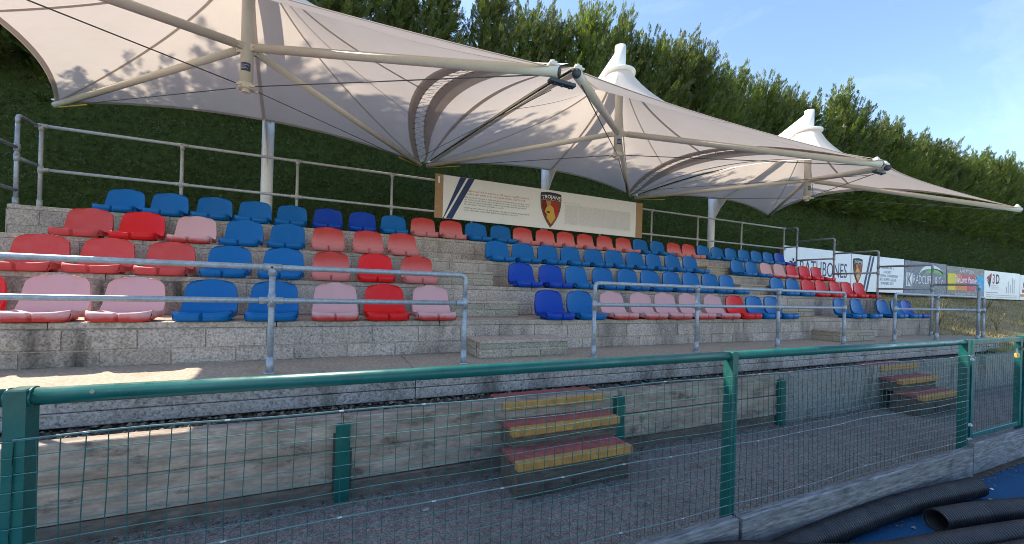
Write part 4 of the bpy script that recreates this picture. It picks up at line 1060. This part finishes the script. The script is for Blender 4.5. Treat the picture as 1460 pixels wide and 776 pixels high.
# conifer prototypes (base at z=0 is the ground; crown from 2.6 m up)
def plume(P0, D0, L, n, g, pos, dr, sz, s0=.30):
    """a leylandii branch: curved axis clothed in flat sprays that shorten towards the pointed tip"""
    D0 = D0 / np.linalg.norm(D0); u = ((np.arange(n) + g.random(n)) / n) ** .85
    axis = P0 + D0 * (u * L)[:, None] + np.array([0, 0, 1.0]) * (.22 * L * u ** 2)[:, None]
    tang = D0 + np.array([0, 0, .44]) * u[:, None]
    rnd = g.normal(0, 1, (n, 3)); rnd -= (rnd * D0).sum(1, keepdims=True) * D0; rnd /= np.linalg.norm(rnd, axis=1, keepdims=True) + 1e-6
    k = (.95 * (1 - u) + .12)[:, None]
    pos.append(axis + rnd * .05); dr.append(tang + rnd * k + np.array([0, 0, .15])); sz.append(s0 * L ** .5 * (1.12 - .62 * u) * g.uniform(.8, 1.2, n))
    pos.append((P0 + D0 * L * .9 + np.array([0, 0, .18 * L]))[None]); dr.append((D0 + np.array([0, 0, .5]))[None]); sz.append(np.array([s0 * .8 * L ** .5]))
def conifer(seed, H, n=185):
    g = np.random.default_rng(seed); pos, dr, sz = [], [], []; zb = 2.3
    for i in range(n):
        u = (i + g.random()) / n; z = zb + (H - zb - .55) * u ** .9
        R_ = 1.25 * (1 - u ** 2.2) ** .7 * (.75 + .25 * math.sin(math.pi * u)) + .12
        a = i * 2.399 + g.normal(0, .3); r_in = R_ * g.uniform(.25, .62)
        el = g.uniform(.25, .75) + .65 * u ** 2
        D = np.array([math.cos(a) * math.cos(el) + .22, math.sin(a) * math.cos(el), math.sin(el)]) + g.normal(0, .12, 3)
        plume(np.array([r_in * math.cos(a), r_in * math.sin(a), z]), D, g.uniform(.65, 1.15) * (1 - .25 * u), 19, g, pos, dr, sz)
    for k in range(13):                      # leading shoots
        a = g.random() * 6.28; q = g.uniform(0, .85); z = H - .75 - .85 * q * g.uniform(.5, 1.2)
        plume(np.array([q * math.cos(a), q * math.sin(a) * .8, z]), np.array([.25 * math.cos(a) + .28, .25 * math.sin(a), 1.0]), g.uniform(.6, 1.3), 36, g, pos, dr, sz, .26)
    pos, dr, sz = map(np.concatenate, (pos, dr, sz))
    crown = spray_mesh('crown', scatter(TM, pos, dr, sz, g.uniform(-1.2, 1.2, len(pos)), g))
    m = MB(); hs = [(0, .16), (2.2, .13), (4.5, .09), (H - 1.2, .03)]
    m.tube([(.03 * math.sin(i), .03 * math.cos(i * 2), z) for i, (z, r) in enumerate(hs)], .1, 8, True, [r for z, r in hs])
    for i in range(10):
        a = i * 2.4; z = 2.4 + i * .45; m.tube([(0, 0, z), (.45 * math.cos(a), .45 * math.sin(a), z + .35), (.8 * math.cos(a), .8 * math.sin(a), z + .9)], .03, 5, False, [.035, .022, .008])
    tr = bpy.data.meshes.new('trunk'); tr.from_pydata(m.v, [], m.f); tr.update()
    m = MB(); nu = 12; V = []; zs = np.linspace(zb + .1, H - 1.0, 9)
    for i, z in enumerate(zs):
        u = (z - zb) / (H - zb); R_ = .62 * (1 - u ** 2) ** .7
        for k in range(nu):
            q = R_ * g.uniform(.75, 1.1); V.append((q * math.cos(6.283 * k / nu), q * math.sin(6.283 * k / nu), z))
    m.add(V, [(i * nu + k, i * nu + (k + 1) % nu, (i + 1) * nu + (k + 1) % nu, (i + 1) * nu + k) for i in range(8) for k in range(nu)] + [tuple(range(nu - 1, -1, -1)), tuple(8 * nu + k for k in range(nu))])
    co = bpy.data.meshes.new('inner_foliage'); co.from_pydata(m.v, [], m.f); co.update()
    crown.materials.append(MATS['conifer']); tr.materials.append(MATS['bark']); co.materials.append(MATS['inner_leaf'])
    return crown, tr, co
PROT = [conifer(20 + k, 8.0 + .12 * k) for k in range(5)]
TREEZ = .25
def tree(x, y, h, k, rz, label):
    r = empty('conifer', (x, y, TREEZ), label, 'tree', 'conifers growing above the clipped hedge')
    s = h / (8.0 + .12 * k); r.scale = (max(.9, s * 1.03), max(.9, s * 1.03), s); r.rotation_euler = (0, 0, rz)
    for nm, me in zip(('crown', 'trunk', 'inner_foliage'), PROT[k]):
        o = bpy.data.objects.new(nm, me); COL.objects.link(o); o.parent = r
xs_t = [-13.2 + 1.12 * i for i in range(28)] + [17.9 + 1.5 * i for i in range(28)]
xs_t = [x + random.uniform(-.2, .2) for x in xs_t]
nt = len(xs_t)
for i, x in enumerate(xs_t):
    h = 8.0 + random.uniform(-.45, .5)
    if -8.2 < x < -4.9: h = 6.2  # unseen trees at the left shortened so sun reaches the walkway
    elif x < -8: h = 6.9 + random.uniform(-.3, .3)
    if i < 5: lb = f'{ordn(i + 1)} conifer from the far left, beyond the left edge of the photo'
    elif x < 5: lb = f'tall green conifer behind the canopies, {ordn(i + 1)} from the left end of the hedge'
    else: lb = f'feathery conifer against the sky, {ordn(nt - i)} tree from the far right end'
    tree(x, 10.35 + random.uniform(-.25, .25), h, i % 5, random.uniform(-.6, .6), lb)
# clipped hedge
hx0, hx1, hy, hz0, hz1 = -14.0, 60.0, 9.05, .15, 3.75
def hedge_y(x, z): return hy + .05 * math.sin(x * 1.3 + z) + .04 * math.sin(x * 3.7 - z * 2.1) + .10 * max(0, z - 2.0) ** 1.2
hedge = empty('clipped_hedge', (10, hy + .6, .3), 'long clipped dark green hedge face behind the rear rail and sponsor boards', 'hedge')
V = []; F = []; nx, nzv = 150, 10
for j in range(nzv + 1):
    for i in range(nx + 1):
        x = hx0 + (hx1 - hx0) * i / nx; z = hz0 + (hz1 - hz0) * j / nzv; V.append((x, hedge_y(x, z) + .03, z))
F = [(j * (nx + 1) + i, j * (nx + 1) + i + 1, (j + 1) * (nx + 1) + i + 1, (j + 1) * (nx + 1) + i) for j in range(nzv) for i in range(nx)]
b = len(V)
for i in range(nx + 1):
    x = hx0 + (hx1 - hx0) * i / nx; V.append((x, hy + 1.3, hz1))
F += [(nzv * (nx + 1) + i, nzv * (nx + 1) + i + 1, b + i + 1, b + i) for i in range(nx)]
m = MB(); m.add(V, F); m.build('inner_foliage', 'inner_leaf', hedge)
g = np.random.default_rng(3)
parts_ = []
for (a, bb, dens, s0, s1) in ((-7, 4, 330, .05, .10), (4, 14, 260, .055, .11), (14, 28, 150, .07, .14), (28, 60, 55, .10, .20), (-14, -7, 60, .08, .16)):
    n = int((bb - a) * (hz1 - hz0) * dens); x = g.uniform(a, bb, n); z = g.uniform(hz0, hz1, n)
    yv = hy + .05 * np.sin(x * 1.3 + z) + .04 * np.sin(x * 3.7 - z * 2.1) + .10 * np.maximum(0, z - 2.0) ** 1.2
    P = np.stack([x, yv + g.uniform(-.01, .05, n), z], 1)
    D = np.stack([g.normal(0, .8, n), -np.abs(g.normal(.6, .35, n)), g.normal(.25, .7, n)], 1)
    parts_.append(scatter(TS, P, D, g.uniform(s0, s1, n), g.uniform(-3, 3, n), g))
fo = link('foliage', spray_mesh('foliage', np.concatenate(parts_)), 'clipped', None); fo.parent = hedge; fo.location = -Vector(hedge.location); fo['kind'] = 'stuff'
# uncut shoots hanging out over the top of the clipped face
n = 9000; x = np.concatenate([g.uniform(-12, 20, 6000), g.uniform(20, 60, 3000)]); z = 3.35 + np.abs(g.normal(0, .75, n)); yv = hy - .28 + .42 * (z - 3.35) * .35 + g.uniform(-.10, .30, n)
P = np.stack([x, yv, z], 1); D = np.stack([g.normal(.1, .5, n), -np.abs(g.normal(.75, .3, n)), g.normal(.25, .45, n)], 1)
fo = link('overhang', spray_mesh('overhang', scatter(TM, P, D, g.uniform(.22, .48, n), g.uniform(-1, 1, n), g)), 'conifer', None); fo.parent = hedge; fo.location = -Vector(hedge.location); fo['kind'] = 'stuff'
# dry grass tufts on the bank
n = 42000; x = 11.7 + g.random(n) ** 1.6 * 26; yv = g.uniform(3.1, 8.9, n); zz = np.array([bank_z(0, q) for q in yv])
hgt = g.uniform(.03, .10, n) * (1 + 1.2 * (g.random(n) > .93)); a = g.random(n) * 6.28; w = .006
base = np.stack([x, yv, zz - .01], 1); tip = base + np.stack([np.cos(a) * hgt * .6, np.sin(a) * hgt * .6, hgt], 1); sd = np.stack([-np.sin(a) * w, np.cos(a) * w, np.zeros(n)], 1)
tag(link('dry_grass', spray_mesh('dry_grass', np.stack([base - sd, base + sd, tip], 1).reshape(-1, 3)), 'blade'), kind='stuff')
def weed(x, y, h, label):
    m = MB(); z = bank_z(x, y)
    for k in range(9):
        a = k * 2.4; l = h * random.uniform(.5, 1); m.tube([(x, y, z), (x + .12 * math.cos(a) * l, y + .12 * math.sin(a) * l, z + l * .6), (x + .3 * math.cos(a) * l, y + .3 * math.sin(a) * l, z + l)], .004, 4, False, [.005, .004, .001])
        for q in range(6):
            p = Vector((x + .3 * math.cos(a) * l * (.6 + q * .06), y + .3 * math.sin(a) * l * (.6 + q * .06), z + l * (.65 + q * .06))); m.sphere(p, .012, 4, 3, (1, 1, 1.8))
    tag(m.build('weed', 'blade', origin=(x, y, z)), label, 'plant')
weed(13.2, 4.6, .85, 'tall dry yellow weed on the bank just behind the end handrail')
weed(16.6, 4.9, .75, 'dry yellow weed near the right edge of the photo, above the gate')
weed(15.0, 4.2, .5, 'short bushy dry weed on the sunlit bank behind the gate')

# lift everything so that the pitch lies at z = 0
bpy.context.view_layer.update()
for o in scene.objects:
    if o.parent is None and o.type in ('MESH', 'EMPTY'): o.location.z += EYE
